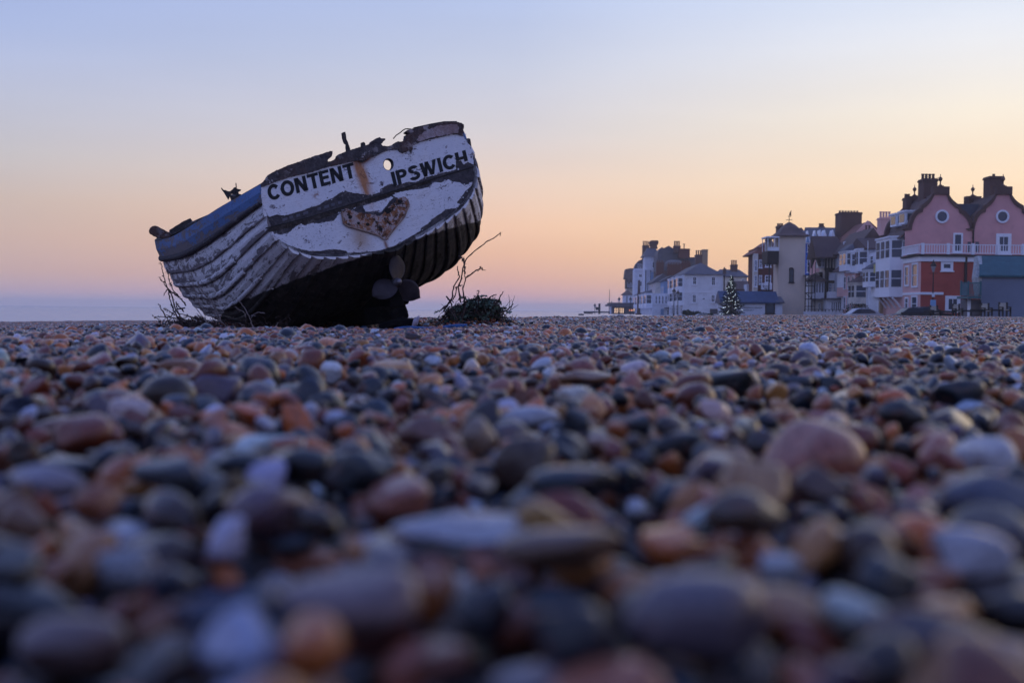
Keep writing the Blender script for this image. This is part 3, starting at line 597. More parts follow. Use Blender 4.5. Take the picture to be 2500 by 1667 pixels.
# inner lining, ribs, gunwale
mb = MB()
for side in (-1, 1):
    for i in range(1, len(YS)-1):
        for j in range(16):
            f0, f1 = j/16+.004, (j+1)/16+(.004 if j < 15 else 0); mb.quad([hp(i, f0, -.035, side), hp(i+1, f0, -.035, side), hp(i+1, f1, -.035, side), hp(i, f1, -.035, side)])
lb(mb, 'inner_lining', M_in)
for side in (-1, 1):
    for y in np.arange(.35, 7.0, .38):
        mb = MB(); fs = np.linspace(.0, .96, 22); a = [hpy(y, f, -.035, side) for f in fs]; b = [hpy(y, f, -.095, side) for f in fs]
        for q in range(21): mb.hexa([(*a[q][:1], y-.03, a[q][2]), (a[q][0], y+.03, a[q][2]), (b[q][0], y+.03, b[q][2]), (b[q][0], y-.03, b[q][2]), (a[q+1][0], y-.03, a[q+1][2]), (a[q+1][0], y+.03, a[q+1][2]), (b[q+1][0], y+.03, b[q+1][2]), (b[q+1][0], y-.03, b[q+1][2])])
        lb(mb, 'rib', M_tim)
for side in (-1, 1):
    mb = MB(); sec = []
    for i in range(len(YS)):
        o_, n_ = hp(i, 0, .03, side), hp(i, 0, -.10, side); zt = max(o_[2], n_[2]); j = .008*mnoise.noise((YS[i]*2.2, side*5, 1)); xo, xi = o_[0], n_[0]
        if YS[i] > 6.9: xi = xo*.2
        xo -= side*.034; sec.append([(xo, YS[i], o_[2]-.04), (xi, YS[i], o_[2]-.04), (xi, YS[i], o_[2]+.004+j), (xo, YS[i], o_[2]+.004+j)])
    V = [q for s4 in sec for q in s4]; n = len(sec); Fc = [(i*4+a, i*4+(a+1) % 4, (i+1)*4+(a+1) % 4, (i+1)*4+a) for i in range(n-1) for a in range(4)]+[(0, 1, 2, 3), ((n-1)*4+3, (n-1)*4+2, (n-1)*4+1, (n-1)*4)]
    mb.mesh(V, Fc); lb(mb, 'gunwale', M_tim if side > 0 else M_blue if 0 else M_tim)
def fract(poly, amp=1.1, seg=2.2, seed=1, closed=True):
    rr_ = random.Random(seed); out = []
    n = len(poly)
    for i in range(n if closed else n-1):
        a, b = poly[i], poly[(i+1) % n]; L = math.hypot(b[0]-a[0], b[1]-a[1]); k = max(1, int(L/seg)); out.append(a)
        for j in range(1, k): t_ = j/k; w_ = amp*min(1, L/8); out.append((a[0]+(b[0]-a[0])*t_+rr_.gauss(0, w_*.6), a[1]+(b[1]-a[1])*t_+rr_.gauss(0, w_*.6)))
    return out
# stem, keel, deadwood
mb = MB(); pr = [(7.25, .55), (7.62, .62), (7.5, -.2), (7.25, -.95), (6.9, -1.4), (6.2, -1.72), (6.0, -1.55), (6.6, -1.35), (7.05, -.9)]
mb.prism(pr, lambda q: (-.06, q[0], q[1]), lambda q: (.06, q[0], q[1])); lb(mb, 'stem', M_tim)
mb = MB(); pr = [(.52, -1.62), (.50, -1.76), (2.5, -1.86), (6.3, -1.78), (6.3, -1.55), (4.3, -1.6), (2.5, -1.56)]
mb.prism(pr, lambda q: (-.07, q[0], q[1]), lambda q: (.07, q[0], q[1])); lb(mb, 'keel', M_dark, bevel=.015)
mb = MB(); pr = [(.18, -1.07), (.30, -1.2), (.34, -1.62), (.42, -1.66), (2.6, -1.62), (2.4, -1.5), (.9, -1.3)]
mb.prism(pr, lambda q: (-.085, q[0], q[1]), lambda q: (.085, q[0], q[1])); lb(mb, 'deadwood', M_dark, bevel=.02)
_p = lambda px, py, y: np.array(tplane(px, py, y))
mb = MB(); pl = [(957, 700), (972, 702), (985, 735), (988, 745), (974, 750), (950, 752)]; mb.prism(pl, lambda q: _p(*q, .12), lambda q: _p(*q, .42)); lb(mb, 'stern_post', M_dark, bevel=.01)
mb = MB(); pl = [(952, 757), (985, 750), (993, 755), (998, 768), (997, 776), (984, 781), (956, 784)]; mb.prism(fract(pl, .6, 4, 2), lambda q: _p(*q, .05), lambda q: _p(*q, .55)); lb(mb, 'heel_block', M_dark, bevel=.015)
mb = MB(); pl = [(890, 752), (940, 748), (972, 752), (972, 782), (935, 790), (890, 795)]; mb.prism(pl, lambda q: _p(*q, .5), lambda q: _p(*q, 1.2)); lb(mb, 'skeg', M_dark, bevel=.02)
mb = MB(); pl = [(972, 713), (985, 713), (1005, 719), (1018, 724), (1004, 726), (976, 722)]; mb.prism(pl, lambda q: _p(*q, .30), lambda q: _p(*q, .38)); lb(mb, 'rudder_bar', M_dark, bevel=.006)
# transom: thick boards with the rotten top edge and the round hole
TOP = [(637, 450), (646, 440), (654, 429), (666, 421), (690, 410), (720, 399), (760, 384), (800, 372), (811, 369), (811, 376), (809, 383), (803, 388), (799, 392), (800, 396), (808, 394), (817, 390), (822, 385), (824, 379), (840, 372), (861, 365), (880, 359), (901, 353), (907, 345), (914, 341), (920, 338), (925, 336), (932, 339), (939, 339), (940, 342), (934, 348), (929, 353), (933, 357), (943, 358), (950, 357), (958, 354), (964, 349), (970, 346), (976, 347), (981, 346), (987, 344), (989, 341), (990, 331), (999, 327), (992, 325), (989, 323), (993, 319), (1010, 315), (1046, 307), (1083, 300), (1115, 299), (1125, 301), (1131, 305)]
def planar_part(polys, yf, yb, name, m, holes=(), parent=boat, px=True, rough_front=0., seed=0, mi=None, **kw):
    """extruded plate on the transom plane; polys in photo pixels (px) or boat x,z"""
    bm = bmesh.new()
    for poly in polys:
        es = []
        loops = [poly]+list(holes)
        for lp in loops:
            vs = [bm.verts.new((tplane(*q)[0], yf, tplane(*q)[2]) if px else (q[0], yf, q[1])) for q in lp]
            es += [bm.edges.new((vs[i], vs[(i+1) % len(vs)])) for i in range(len(vs))]
        res = bmesh.ops.triangle_fill(bm, use_beauty=True, use_dissolve=False, edges=es)
    fs = bm.faces[:]
    for f in fs:
        if f.normal.y > 0: f.normal_flip()
    r_ = bmesh.ops.extrude_face_region(bm, geom=fs); vs = [e for e in r_['geom'] if isinstance(e, bmesh.types.BMVert)]; bmesh.ops.translate(bm, verts=vs, vec=(0, yb-yf, 0))
    bmesh.ops.recalc_face_normals(bm, faces=bm.faces)
    me = bpy.data.meshes.new(name); bm.to_mesh(me); bm.free(); me.materials.append(m); o = bpy.data.objects.new(name, me); COL.objects.link(o); o.parent = parent; return tag(o, **kw)
sec0 = SECT[0]; edge_r = [(sec0[0][i], sec0[1][i]) for i in range(2, 61, 3)]; edge_l = [(-a, b) for a, b in edge_r[::-1]]
top_xz = [(tplane(*q)[0], tplane(*q)[2]) for q in fract(TOP, 1.0, 2.5, 3, False)+[TOP[-1]]]
hole_c = (948, 402); hole = [(hole_c[0]+11.5*math.cos(a), hole_c[1]+13.5*math.sin(a)) for a in np.linspace(0, 2*math.pi, 21)[:-1]]
tr_poly = top_xz+[(1.128, -.02)]+edge_r[1:]+edge_l[:-1]+[(-1.128, -.02)]
tr = planar_part([tr_poly], .0, .075, 'transom', M_timg, holes=[[(tplane(*q)[0], tplane(*q)[2]) for q in hole]], px=False)
# raised rotten cap along the top edge: dark, thick, knobbly
CAPL = [(637, 450), (638, 458), (648, 454), (662, 448), (675, 443), (704, 434), (723, 429), (752, 423), (771, 417), (788, 411), (819, 404), (850, 397), (872, 393), (893, 392), (903, 386), (922, 378), (941, 369), (957, 366), (970, 366), (974, 371), (981, 375), (999, 367.6), (1003, 376), (1006, 366), (1008, 354), (1027, 346.5), (1046, 341), (1075, 335), (1104, 328), (1117, 329), (1130, 332), (1131, 305)]
cap = fract(TOP, .9, 2.5, 3, False)+[TOP[-1]]+fract(CAPL[::-1], 1.2, 2.2, 8, False)
planar_part([cap], -.020, .0, 'top_cap', M_cap, parent=tr, seed=2)
CP = [(1016, 345), (1022, 332), (1034, 322), (1050, 315), (1072, 308), (1100, 304), (1114, 305), (1119, 314), (1116, 326), (1104, 327), (1075, 333), (1046, 339), (1028, 345)]
planar_part([fract(CP, 1.3, 2.2, 12)], -.0235, -.018, 'cap_paint', wood_mat('crazed_pinkish_paint', (.24, .18, .18, 1), (.56, .46, .48, 1), .9, .35), parent=tr)
UP = [(638, 458), (648, 454), (662, 448), (675, 443), (704, 434), (723, 429), (752, 423), (771, 417), (788, 411), (819, 404), (850, 397), (872, 393), (893, 392), (903, 386), (922, 378), (941, 369), (957, 366), (970, 366), (974, 371), (981, 375), (999, 367.6), (1003, 376), (1006, 366), (1008, 354), (1027, 346.5), (1046, 341), (1075, 335), (1104, 328), (1117, 329), (1131, 333), (1142, 350), (1152, 369.5), (1155, 385), (1156, 402), (1150, 400), (1142, 395), (1132, 402), (1125, 392), (1113, 394), (1112, 404), (1113, 414), (1106, 417), (1085, 421), (1060, 429), (1037, 433), (1014, 446), (999, 444), (979, 450), (966, 453), (953, 448), (934, 459), (928, 463), (926, 471), (903, 476), (884, 474), (865, 472), (842, 466), (826, 473), (811, 484), (794, 490), (778, 501), (759, 506), (732, 516), (694, 527), (675, 524), (656, 530), (650, 519), (641, 507), (637.5, 480)]
fine_hole = [(hole_c[0]+13.2*math.cos(a), hole_c[1]+15.2*math.sin(a)) for a in np.linspace(0, 2*math.pi, 21)[:-1]]
planar_part([fract(UP, 1.0, 2., 5)], -.006, .0, 'upper_paint', M_tp, holes=[fine_hole], parent=tr)
LO = [(666, 574), (675, 570), (685, 574), (704, 569), (725, 551.5), (736, 546), (742, 551), (767, 544), (778, 546), (800, 542), (813, 540), (819, 534), (830, 519), (834, 517), (842, 509), (852, 512), (861, 517), (868, 523), (900, 550), (930, 562), (945, 555), (960, 530), (982, 500), (975, 486), (958, 477), (970, 471), (987, 467), (1018, 463), (1046, 457.5), (1060, 446), (1079, 446), (1094, 438), (1104, 444), (1123, 446), (1129, 450), (1133, 454), (1153, 444), (1152, 452), (1136, 467), (1127, 480), (1115, 494), (1123, 499), (1119, 505), (1112, 509), (1087, 511), (1075, 522), (1056, 534), (1046, 545), (1027, 557), (1026, 564), (1010, 573), (984, 588), (963, 600), (924, 612), (886, 616), (848, 617), (842, 612), (819, 609), (800, 610), (780, 613), (757, 613), (733, 608), (704, 599), (685, 588)]
planar_part([fract(LO, 1.0, 2., 6)], -.006, .0, 'lower_paint', M_tp, parent=tr)
ISL = [(886, 503), (897, 499.6), (922, 492), (941, 486), (955, 480), (960, 484), (950, 493), (941, 505), (930, 519), (913, 517), (892, 517), (888, 509)]
planar_part([fract(ISL, 1.0, 2., 7)], -.006, .0, 'paint_patch', M_tp, parent=tr)
M_prim = wood_mat('grey_primer', (.13, .12, .14, 1), (.25, .235, .27, 1), .3)
planar_part([fract(UP, 3.0, 3.2, 25)], -.0022, .0, 'primer', M_prim, holes=[fine_hole], parent=tr); planar_part([fract(LO, 3.2, 3.2, 26)], -.0022, .0, 'primer', M_prim, parent=tr)
fl = MB(); rf = random.Random(4)
for k in range(150):
    e_ = UP if k % 2 else LO; q = e_[rf.randrange(len(e_))]; x, y = q[0]+rf.gauss(0, 4.5), q[1]+rf.gauss(0, 4.5)
    if not (645 < x < 1148 and 452-(x-640)*.29 < y+8 and y < 600): continue
    w_ = rf.uniform(.7, 2.6); n_ = rf.randint(5, 8); pg = [(x+w_*rf.uniform(.5, 1.3)*math.cos(6.283*j/n_), y+w_*rf.uniform(.4, 1.1)*math.sin(6.283*j/n_)) for j in range(n_)]; yy_ = -.0075 if k % 3 else -.0072
    b0 = len(fl.v); fl.quad([tplane(*p_, yy_) for p_ in pg], 0 if k % 3 else 1)
lb(fl, 'paint_flakes', [M_tp, M_tim], parent=tr, kind='stuff')
# dark open seam between the boards, with a ledge under it
seamp = [(648, 556), (690, 546), (750, 531), (850, 500), (950, 469), (1050, 438), (1157, 406)]
sm = seamp+[(q[0]+.6, q[1]+3.2) for q in seamp[::-1]]; planar_part([sm], -.0035, .0, 'open_seam', M_in, parent=tr)
mb = MB()
for (x0, y0), (x1, y1), w0, w1 in (((655, 558), (750, 533), 9, 12), ((750, 533), (850, 503), 12, 8), ((850, 503), (950, 472), 8, 6), ((950, 472), (1050, 441), 6, 5)):
    a0, a1, b0, b1 = (np.array(tplane(x0, y0)), np.array(tplane(x1, y1)), np.array(tplane(x0+.3*w0, y0+w0)), np.array(tplane(x1+.3*w1, y1+w1))); f_ = np.array([0, -.014, 0]); g_ = np.array([0, -.002, 0])
    mb.mesh([a0+f_, a1+f_, b1+g_, b0+g_, a0, a1], [(0, 3, 2, 1), (0, 1, 5, 4)])
lb(mb, 'seam_ledge', M_tim, parent=tr)
# worn old lettering blocks carved into the bare board
M_blk = simple('worn_grey_blocks', (.13, .13, .16, 1), .8, .4, 20.)
for k in range(9):
    mb = MB(); x0 = 690+k*17; y0 = 541-k*5.2; w_ = 9 if k % 3 else 12
    if k == 4: continue
    q = [(x0, y0), (x0+w_, y0-w_*.3), (x0+w_-1, y0-w_*.3-7), (x0-1, y0-7)]; mb.prism(q, lambda z: tplane(*z, -.004), lambda z: tplane(*z, .001)); lb(mb, 'worn_block', M_blk, parent=tr)
# iron bracket
IR = [(834, 515), (842, 508), (850, 512), (870, 518), (890, 522), (912, 525), (925, 529), (935, 522), (945, 510), (958, 498), (974, 483), (985, 481), (995, 488), (999, 500), (988, 528), (962, 560), (948, 578), (940, 585), (932, 582), (925, 575), (900, 567), (870, 558), (850, 553), (839, 546)]
m, t, p = mat('flaking_rust'); g = G(t); v = g.obj(); n = g.noise(v, 5.5, 6, .72, .5); n2 = g.noise(v, 16, 6, .8); c = g.mix(g.step(n, .42, .52), (.022, .012, .010, 1), (.36, .145, .06, 1)); c = g.mix(g.step(n, .56, .62), c, (.40, .25, .18, 1)); c = g.mix(g.step(n2, .50, .53), c, (.52, .42, .41, 1)); c = g.mix(g.step(n2, .42, .36), c, (.015, .012, .014, 1)); g.link(c, p.inputs['Base Color']); p.inputs['Roughness'].default_value = .85; g.bump(g.m('ADD', n, n2), 1., .03, p); M_rust = m
br = planar_part([fract(IR, 1.7, 2.0, 9)], -.018, -.004, 'rudder_bracket', M_rust, parent=boat)
mb = MB()
rim = [(834, 517), (839, 546), (850, 553), (870, 558), (900, 567), (925, 575), (936, 584)]; mb.tube([tplane(x, y, -.020) for x, y in rim], .010, 6)
rim2 = [(942, 584), (948, 578), (962, 560), (988, 528), (999, 500), (995, 488)]; mb.tube([tplane(x, y, -.020) for x, y in rim2], .010, 6)
lb(mb, 'raised_rim', simple('chalky_rust_rim', (.34, .24, .19, 1), .9, .35, 12., dirt=(.18, .07, .04)), parent=br)
mb = MB()
for (x, y, r_) in ((855, 530, .022), (898, 548, .020), (947, 515, .034), (975, 492, .022), (875, 545, .018), (930, 560, .022)):
    c0 = np.array(tplane(x, y, -.0195)); mb.mesh([c0+np.array([r_*math.cos(a)*random.uniform(.8, 1.2), 0, r_*math.sin(a)*random.uniform(.7, 1.1)]) for a in np.linspace(0, 6.28, 10)[:-1]], [tuple(range(9))])
lb(mb, 'corroded_holes', M_in, parent=br)
# dark corroded bolt hole under the cap
mb = MB(); c0 = np.array(tplane(884, 388, -.022)); mb.mesh([c0+np.array([.042*math.cos(a)*random.uniform(.85, 1.15), 0, .034*math.sin(a)*random.uniform(.85, 1.15)]) for a in np.linspace(0, 6.28, 12)[:-1]]+[c0+np.array([0, .016, 0])], [(i, (i+1) % 11, 11) for i in range(11)]); lb(mb, 'bolt_hole', M_in, parent=tr)
# lettering
ST_W = .23
def strokes(ch):
    """letters as filled outlines in a unit-height box; returns list of polygons and advance"""
    w = ST_W; R_ = []
    def rect(x0, y0, x1, y1): return [(x0, y0), (x1, y0), (x1, y1), (x0, y1)]
    def arc(cx, cy, rx, ry, a0, a1, n=22):
        A = np.radians(np.linspace(a0, a1, n)); o = [(cx+rx*math.cos(a), cy+ry*math.sin(a)) for a in A]; i = [(cx+(rx-w)*math.cos(a), cy+(ry-w)*math.sin(a)) for a in A[::-1]]; return [[o[k], o[k+1], i[n-2-k], i[n-1-k]] for k in range(n-1)]
    if ch == 'C': return arc(.42, .5, .42, .52, 38, 322), .86
    if ch == 'O': return arc(.44, .5, .44, .52, 0, 360, 30), .95
    if ch == 'N': return [rect(0, 0, w, 1), rect(.76-w, 0, .76, 1), [(0, 1), (w+.03, 1), (.76, 0), (.76-w-.03, 0)]], .84
    if ch == 'T': return [rect(.27, 0, .27+w, 1), rect(0, 1-w*.9, .73, 1)], .78
    if ch == 'E': return [rect(0, 0, w, 1), rect(w, 0, .64, w*.9), rect(w, .42, .60, .42+w*.9), rect(w, 1-w*.9, .64, 1)], .73
    if ch == 'I': return [rect(0, 0, w, 1)], .30
    if ch == 'P': return [rect(0, 0, w, 1), rect(w, 1-w*.9, .40, 1), rect(w, .40, .40, .40+w*.9)]+arc(.38, .70, .30, .30, -90, 90), .76
    if ch == 'W': return [[(0, 1), (w, 1), (.34, 0), (.34-w*.95, 0)], [(.34-w*.8, 0), (.34, 0), (.56, 1), (.56-w*.95, 1)], [(.56-w*.95, 1), (.56, 1), (.78+w*.0, 0), (.78-w, 0)], [(.78-w*.7, 0), (.78, 0), (1.08, 1), (1.08-w, 1)]], 1.14
    if ch == 'S': return arc(.36, .74, .33, .28, 20, 270)+arc(.36, .28, .36, .30, -160, 90), .80
    if ch == 'H': return [rect(.0, .42, w, 1), rect(.72-w, .22, .72, 1), rect(w, .42, .72-w, .42+w*.9)], .8   # lower left of this letter has flaked away
    return [], .4
M_let = simple('black_lettering', (.012, .014, .018, 1), .6, .3, 14., spec=.3)
def lettering(word, A, B, up, name):
    adv = [strokes(c) for c in word]; tot = sum(a for _, a in adv)-.12; A = np.array(A, float); B = np.array(B, float); ax = (B-A)/tot; upv = np.array(up, float); mb = MB(); x = 0
    for polys, a in adv:
        for pg in polys:
            q = [A+ax*(x+u)+upv*v_ for u, v_ in pg]; mb.prism(q, lambda z: tplane(*z, -.0085), lambda z: tplane(*z, -.0055))
        x += a
    return lb(mb, name, M_let, parent=tr, label='the word %s in black capitals' % word)
lettering('CONTENT', (657.5, 491), (867, 433.5), (-7.8, -36.3), 'lettering')
lettering('IPSWICH', (961.5, 455), (1143, 400.5), (-8.2, -33.8), 'lettering')
# loose timbers and ironwork standing above the rail
def plate(polypx, y0, y1, name, m, parent=boat, seed=1, lab=None, bev=0):
    mb = MB(); q = fract(polypx, .5, 4, seed); mb.prism(q, lambda z: tplane(*z, y0), lambda z: tplane(*z, y1)); return lb(mb, name, m, parent=parent, label=lab, bevel=bev)
plate([(833, 327), (836, 324), (843, 322), (845, 330), (846, 340), (851, 352), (855, 363), (856, 372), (844, 372), (843, 362), (843, 354), (839, 351), (835, 340)], .08, .15, 'broken_timber_post', M_tim, seed=4)
plate([(880, 350), (888, 347), (891, 349), (893, 358), (880, 361)], .08, .16, 'timber_stub', M_tim, seed=5)
# ragged blade-like break of the cap (rear layer) and the wire
mb = MB(); mb.tube([tplane(x, y, .0) for x, y in ((960, 339), (968, 330), (976, 325), (983, 319), (989, 315.5), (996, 315), (1006, 316), (1020, 311))], .006, 5); lb(mb, 'loose_wire', M_dark)
mb = MB(); mb.tube([tplane(x, y, .02) for x, y in ((1010, 314), (1050, 305), (1084, 299), (1115, 298.5))], .012, 5); lb(mb, 'cap_moulding', M_tim, parent=tr)
# broken cleat-like ironwork on the port rail
def on_rail(px, py, y=1.7): # plane x = const of the rail region, keep local depth y
    return np.array(tplane(px, py, y))
yb_ = 1.25
mb = MB(); q = [(539.5, 460), (541, 458), (546, 464), (551, 464.5), (556, 467), (562, 467), (567, 463), (571, 458), (575, 457), (577, 460), (583, 462), (589, 463), (587, 467), (582, 469), (583, 473), (583, 480), (577, 478), (572, 475), (566, 474), (561, 478), (560, 484), (557, 489), (554, 483), (549, 475)]
mb.prism(fract(q, .3, 3, 3), lambda z: tplane(*z, yb_), lambda z: tplane(*z, yb_+.05)); mb.tube([tplane(577, 460, yb_+.02), tplane(576, 447, yb_+.02)], .006, 5); lb(mb, 'broken_cleat', M_tim)
# beam end sticking out over the port rail, far forward
yb_ = 4.6
mb = MB(); q = [(363, 564), (366, 557), (372, 552), (379, 551), (386, 553), (420, 572), (414, 582), (384, 582), (371, 574), (365, 571)]
mb.prism(fract(q, .6, 4, 3), lambda z: tplane(*z, yb_), lambda z: tplane(*z, yb_+.22)); lb(mb, 'beam_end', wood_mat('rusty_beam', (.05, .03, .03, 1), (.22, .13, .10, 1), .6, .6), bevel=.01)
# bulwark capping dark piece beyond the rail
plate([(412, 563), (430, 551), (450, 539), (465, 533), (470, 540), (445, 556), (420, 570)], 4.3, 4.45, 'torn_rail_plank', M_tim, seed=6)
# deck beams inside
for y in (1.3, 2.6, 3.9, 5.2):
    mb = MB(); a, b = hpy(y, .06, -.04, -1), hpy(y, .06, -.04, 1); mb.box(a[0], b[0], y-.06, y+.06, a[2]-.10, a[2]-.02); lb(mb, 'deck_beam', M_in)
# propeller
HC = np.array(tplane(969, 689, .12)); M_prop = simple('dull_bronze', (.045, .034, .040, 1), .62, .5, 7., metal=.1, bump=.5, bsc=14, spec=.3)
prop = empty('propeller'); prop.parent = boat; prop.matrix_parent_inverse = Matrix.Identity(4); prop.location = HC
def blade(ang, name='blade'):
    mb = MB(); nr, nw = 14, 9; V = []
    for s_ in (0, 1):
        for i in range(nr):
            t_ = i/(nr-1); rad = .035+t_*.275; wd = .125*math.sin(math.pi*min(1, max(0, (t_*.93+.10)))**.9)**.62 if t_ < .999 else .004
            wd = max(.006, wd)
            for j in range(nw):
                u = -1+2*j/(nw-1); tw = math.radians(38-22*t_); x = u*wd*math.cos(tw)+.03*t_*(1-t_); yy_ = u*wd*math.sin(tw)+.02*u*u*t_+(s_*.012-.006)*(1-abs(u)**3)*(1.3-t_)
                V.append((x, yy_, rad))
    Fc = []
    for s_ in (0, 1):
        b0 = s_*nr*nw
        for i in range(nr-1):
            for j in range(nw-1):
                q = (b0+i*nw+j, b0+i*nw+j+1, b0+(i+1)*nw+j+1, b0+(i+1)*nw+j); Fc.append(q if s_ else q[::-1])
    b1 = nr*nw
    for i in range(nr-1): Fc += [(i*nw, (i+1)*nw, b1+(i+1)*nw, b1+i*nw), (i*nw+nw-1, b1+i*nw+nw-1, b1+(i+1)*nw+nw-1, (i+1)*nw+nw-1)]
    for j in range(nw-1): k = (nr-1)*nw; Fc.append((k+j, b1+k+j, b1+k+j+1, k+j+1))
    c_, s2 = math.cos(ang), math.sin(ang); V = [(x*c_+z*s2, y, -x*s2+z*c_) for x, y, z in V]; mb.mesh(V, Fc); return mb.build(name, M_prop, prop, smooth=True, world=False)
roll_ = math.radians(19); 
for a in (0, 122, 240): blade(math.radians(a)+roll_)
mb = MB(); V = []; n = 16; pf = [(-.10, .001), (-.098, .018), (-.085, .030), (-.06, .033), (-.055, .042), (.05, .05), (.09, .045)]
mb.mesh([(r_*math.cos(2*math.pi*k/n), y, r_*math.sin(2*math.pi*k/n)) for y, r_ in pf for k in range(n)], [(i*n+k, (i+1)*n+k, (i+1)*n+(k+1) % n, i*n+(k+1) % n) for i in range(len(pf)-1) for k in range(n)])
mb.build('hub', simple('pale_worn_bronze', (.20, .18, .20, 1), .4, .3, 20., metal=.6), prop, smooth=True, world=False)
mb = MB(); mb.tube([(HC[0], HC[1]+.05, HC[2]), (HC[0], .6, HC[2]+.02)], .035, 10); lb(mb, 'propeller_shaft', M_dark)
# ================================================================ the town
VX = .054                                            # the front runs away slightly to the right of the view
ZB = -.9                                             # street level behind the shingle crest
def W3(x, y, z, d0): return (x+VX*(y-d0), y, z)
def mk(name, **k): return simple(name, **k)
R_slate = simple('slate_roof', (.115, .110, .13, 1), .7, .3, 1.2, bump=.4, bsc=6); R_brown = simple('brown_tile_roof', (.145, .098, .088, 1), .8, .35, 1.5, bump=.4, bsc=8); R_red = simple('red_tile_roof', (.26, .11, .082, 1), .8, .35, 1.5, bump=.4, bsc=8); R_blue = simple('blue_slate_roof', (.05, .08, .15, 1), .6, .25, 1.5, bump=.3, bsc=6)
def tiled(name, a, b, sx=3., sz=5.):
    m, t, p = mat(name); g = G(t); v = g.obj(); s = g.sep(v); bt = t.nodes.new('ShaderNodeTexBrick'); g.link(g.map(v, (1, 1, 1)), bt.inputs['Vector']); bt.inputs['Scale'].default_value = sx; bt.inputs['Color1'].default_value = a; bt.inputs['Color2'].default_value = b; bt.inputs['Mortar'].default_value = tuple(c*.35 for c in a[:3])+(1,); bt.inputs['Mortar Size'].default_value = .03
    cx = t.nodes.new('ShaderNodeCombineXYZ'); t.links.new(g.m('ADD', s[0], g.m('MULTIPLY', s[1], .8)), cx.inputs[0]); t.links.new(s[2], cx.inputs[1]); t.links.new(cx.outputs[0], bt.inputs['Vector'])
    c = g.mix(g.step(g.noise(v, .9, 5, .7), .35, .7, 0, .6), bt.outputs[0], tuple(c*.6 for c in a[:3])+(1,)); g.link(c, p.inputs['Base Color']); p.inputs['Roughness'].default_value = .8; p.inputs['Specular IOR Level'].default_value = .2; return m
R_teal = tiled('teal_tiles', (.03, .11, .14, 1), (.05, .16, .19, 1), 3.); R_tile = tiled('brown_tiles', (.14, .092, .088, 1), (.18, .12, .11, 1), 3.)
B_brick = tiled('red_brick', (.20, .07, .05, 1), (.15, .055, .045, 1), 6.); B_dark = tiled('sooty_brick', (.15, .088, .076, 1), (.19, .11, .092, 1), 6.)
P_white = simple('white_render', (.76, .77, .82, 1), .8, .14, .5, bump=.1, bsc=5, dirt=(.56, .56, .60)); P_cream = simple('cream_render', (.72, .66, .58, 1), .8, .14, .5, dirt=(.42, .38, .34)); P_trim = simple('white_gloss_trim', (.84, .85, .90, 1), .5, .08, 1.)
P_pink = simple('pink_render', (.74, .37, .36, 1), .85, .2, .3, bump=.15, bsc=4, dirt=(.60, .29, .29)); P_lpink = simple('pale_pink_render', (.74, .44, .41, 1), .8, .12, .5); P_red = simple('red_render', (.42, .085, .065, 1), .85, .16, .4, bump=.15, bsc=4, dirt=(.34, .07, .055))
P_blue = simple('pale_blue_render', (.22, .34, .52, 1), .8, .15, .5); P_bblue = simple('bright_blue_render', (.03, .16, .62, 1), .6, .2, .8); P_yel = simple('yellow_render', (.52, .46, .16, 1), .8, .15, .5); P_tan = simple('tan_render', (.36, .26, .17, 1), .85, .15, .5)
P_tower = simple('buff_render', (.72, .58, .46, 1), .9, .12, .35, bump=.2, bsc=5, dirt=(.63, .51, .42)); P_grey = simple('grey_blue_render', (.17, .20, .27, 1), .9, .14, .35, bump=.2, bsc=4, dirt=(.14, .165, .22)); P_black = simple('black_timber', (.035, .028, .028, 1), .7, .3, 2.); P_teal = simple('teal_paint', (.05, .15, .17, 1), .6, .2, 1.5); P_conc = simple('grey_concrete', (.14, .13, .14, 1), .9, .25, .6)
G_win = glassy('window_glass', (.05, .065, .09)); G_lit = glow('lit_window', S(255, 205, 140), .9); G_oran = glow('lit_orange_window', S(255, 150, 60), .8); G_bulb = glow('tree_bulb', (.80, .95, 1.0), 2.6)
def bld(name, label, px, d, cat='house', group=None):
    p = at(px, 760, d); return empty(name, (p[0], d, ZB), label, cat, group)
def Z(py, d, px=1800): return float(at(px, py, d)[2])
def X(px, d): return float(at(px, 700, d)[0])
def block(par, name, m, xl, xr, yt, d, L, yb=None, grow=0., bev=0, lab=None):
    mb = MB(); x0, x1 = X(xl, d), X(xr, d); z1 = Z(yt, d, (xl+xr)/2); z0 = ZB if yb is None else Z(yb, d, (xl+xr)/2)
    mb.box(x0-grow, x1+grow, d-grow, d+L+grow, z0, z1, 0, lambda x, y, z: W3(x, y, z, d)); return mb.build(name, m, par, label=lab)
def frontprism(par, name, m, poly, d, L, sh=True, lab=None, bev=0):        # outline in photo pixels on the wall facing us
    mb = MB(); mb.prism(poly, lambda q: tuple(at(q[0], q[1], d)), lambda q: (at(q[0], q[1], d)[0]+(VX*L if sh else 0), d+L, at(q[0], q[1], d)[2])); return mb.build(name, m, par, label=lab)
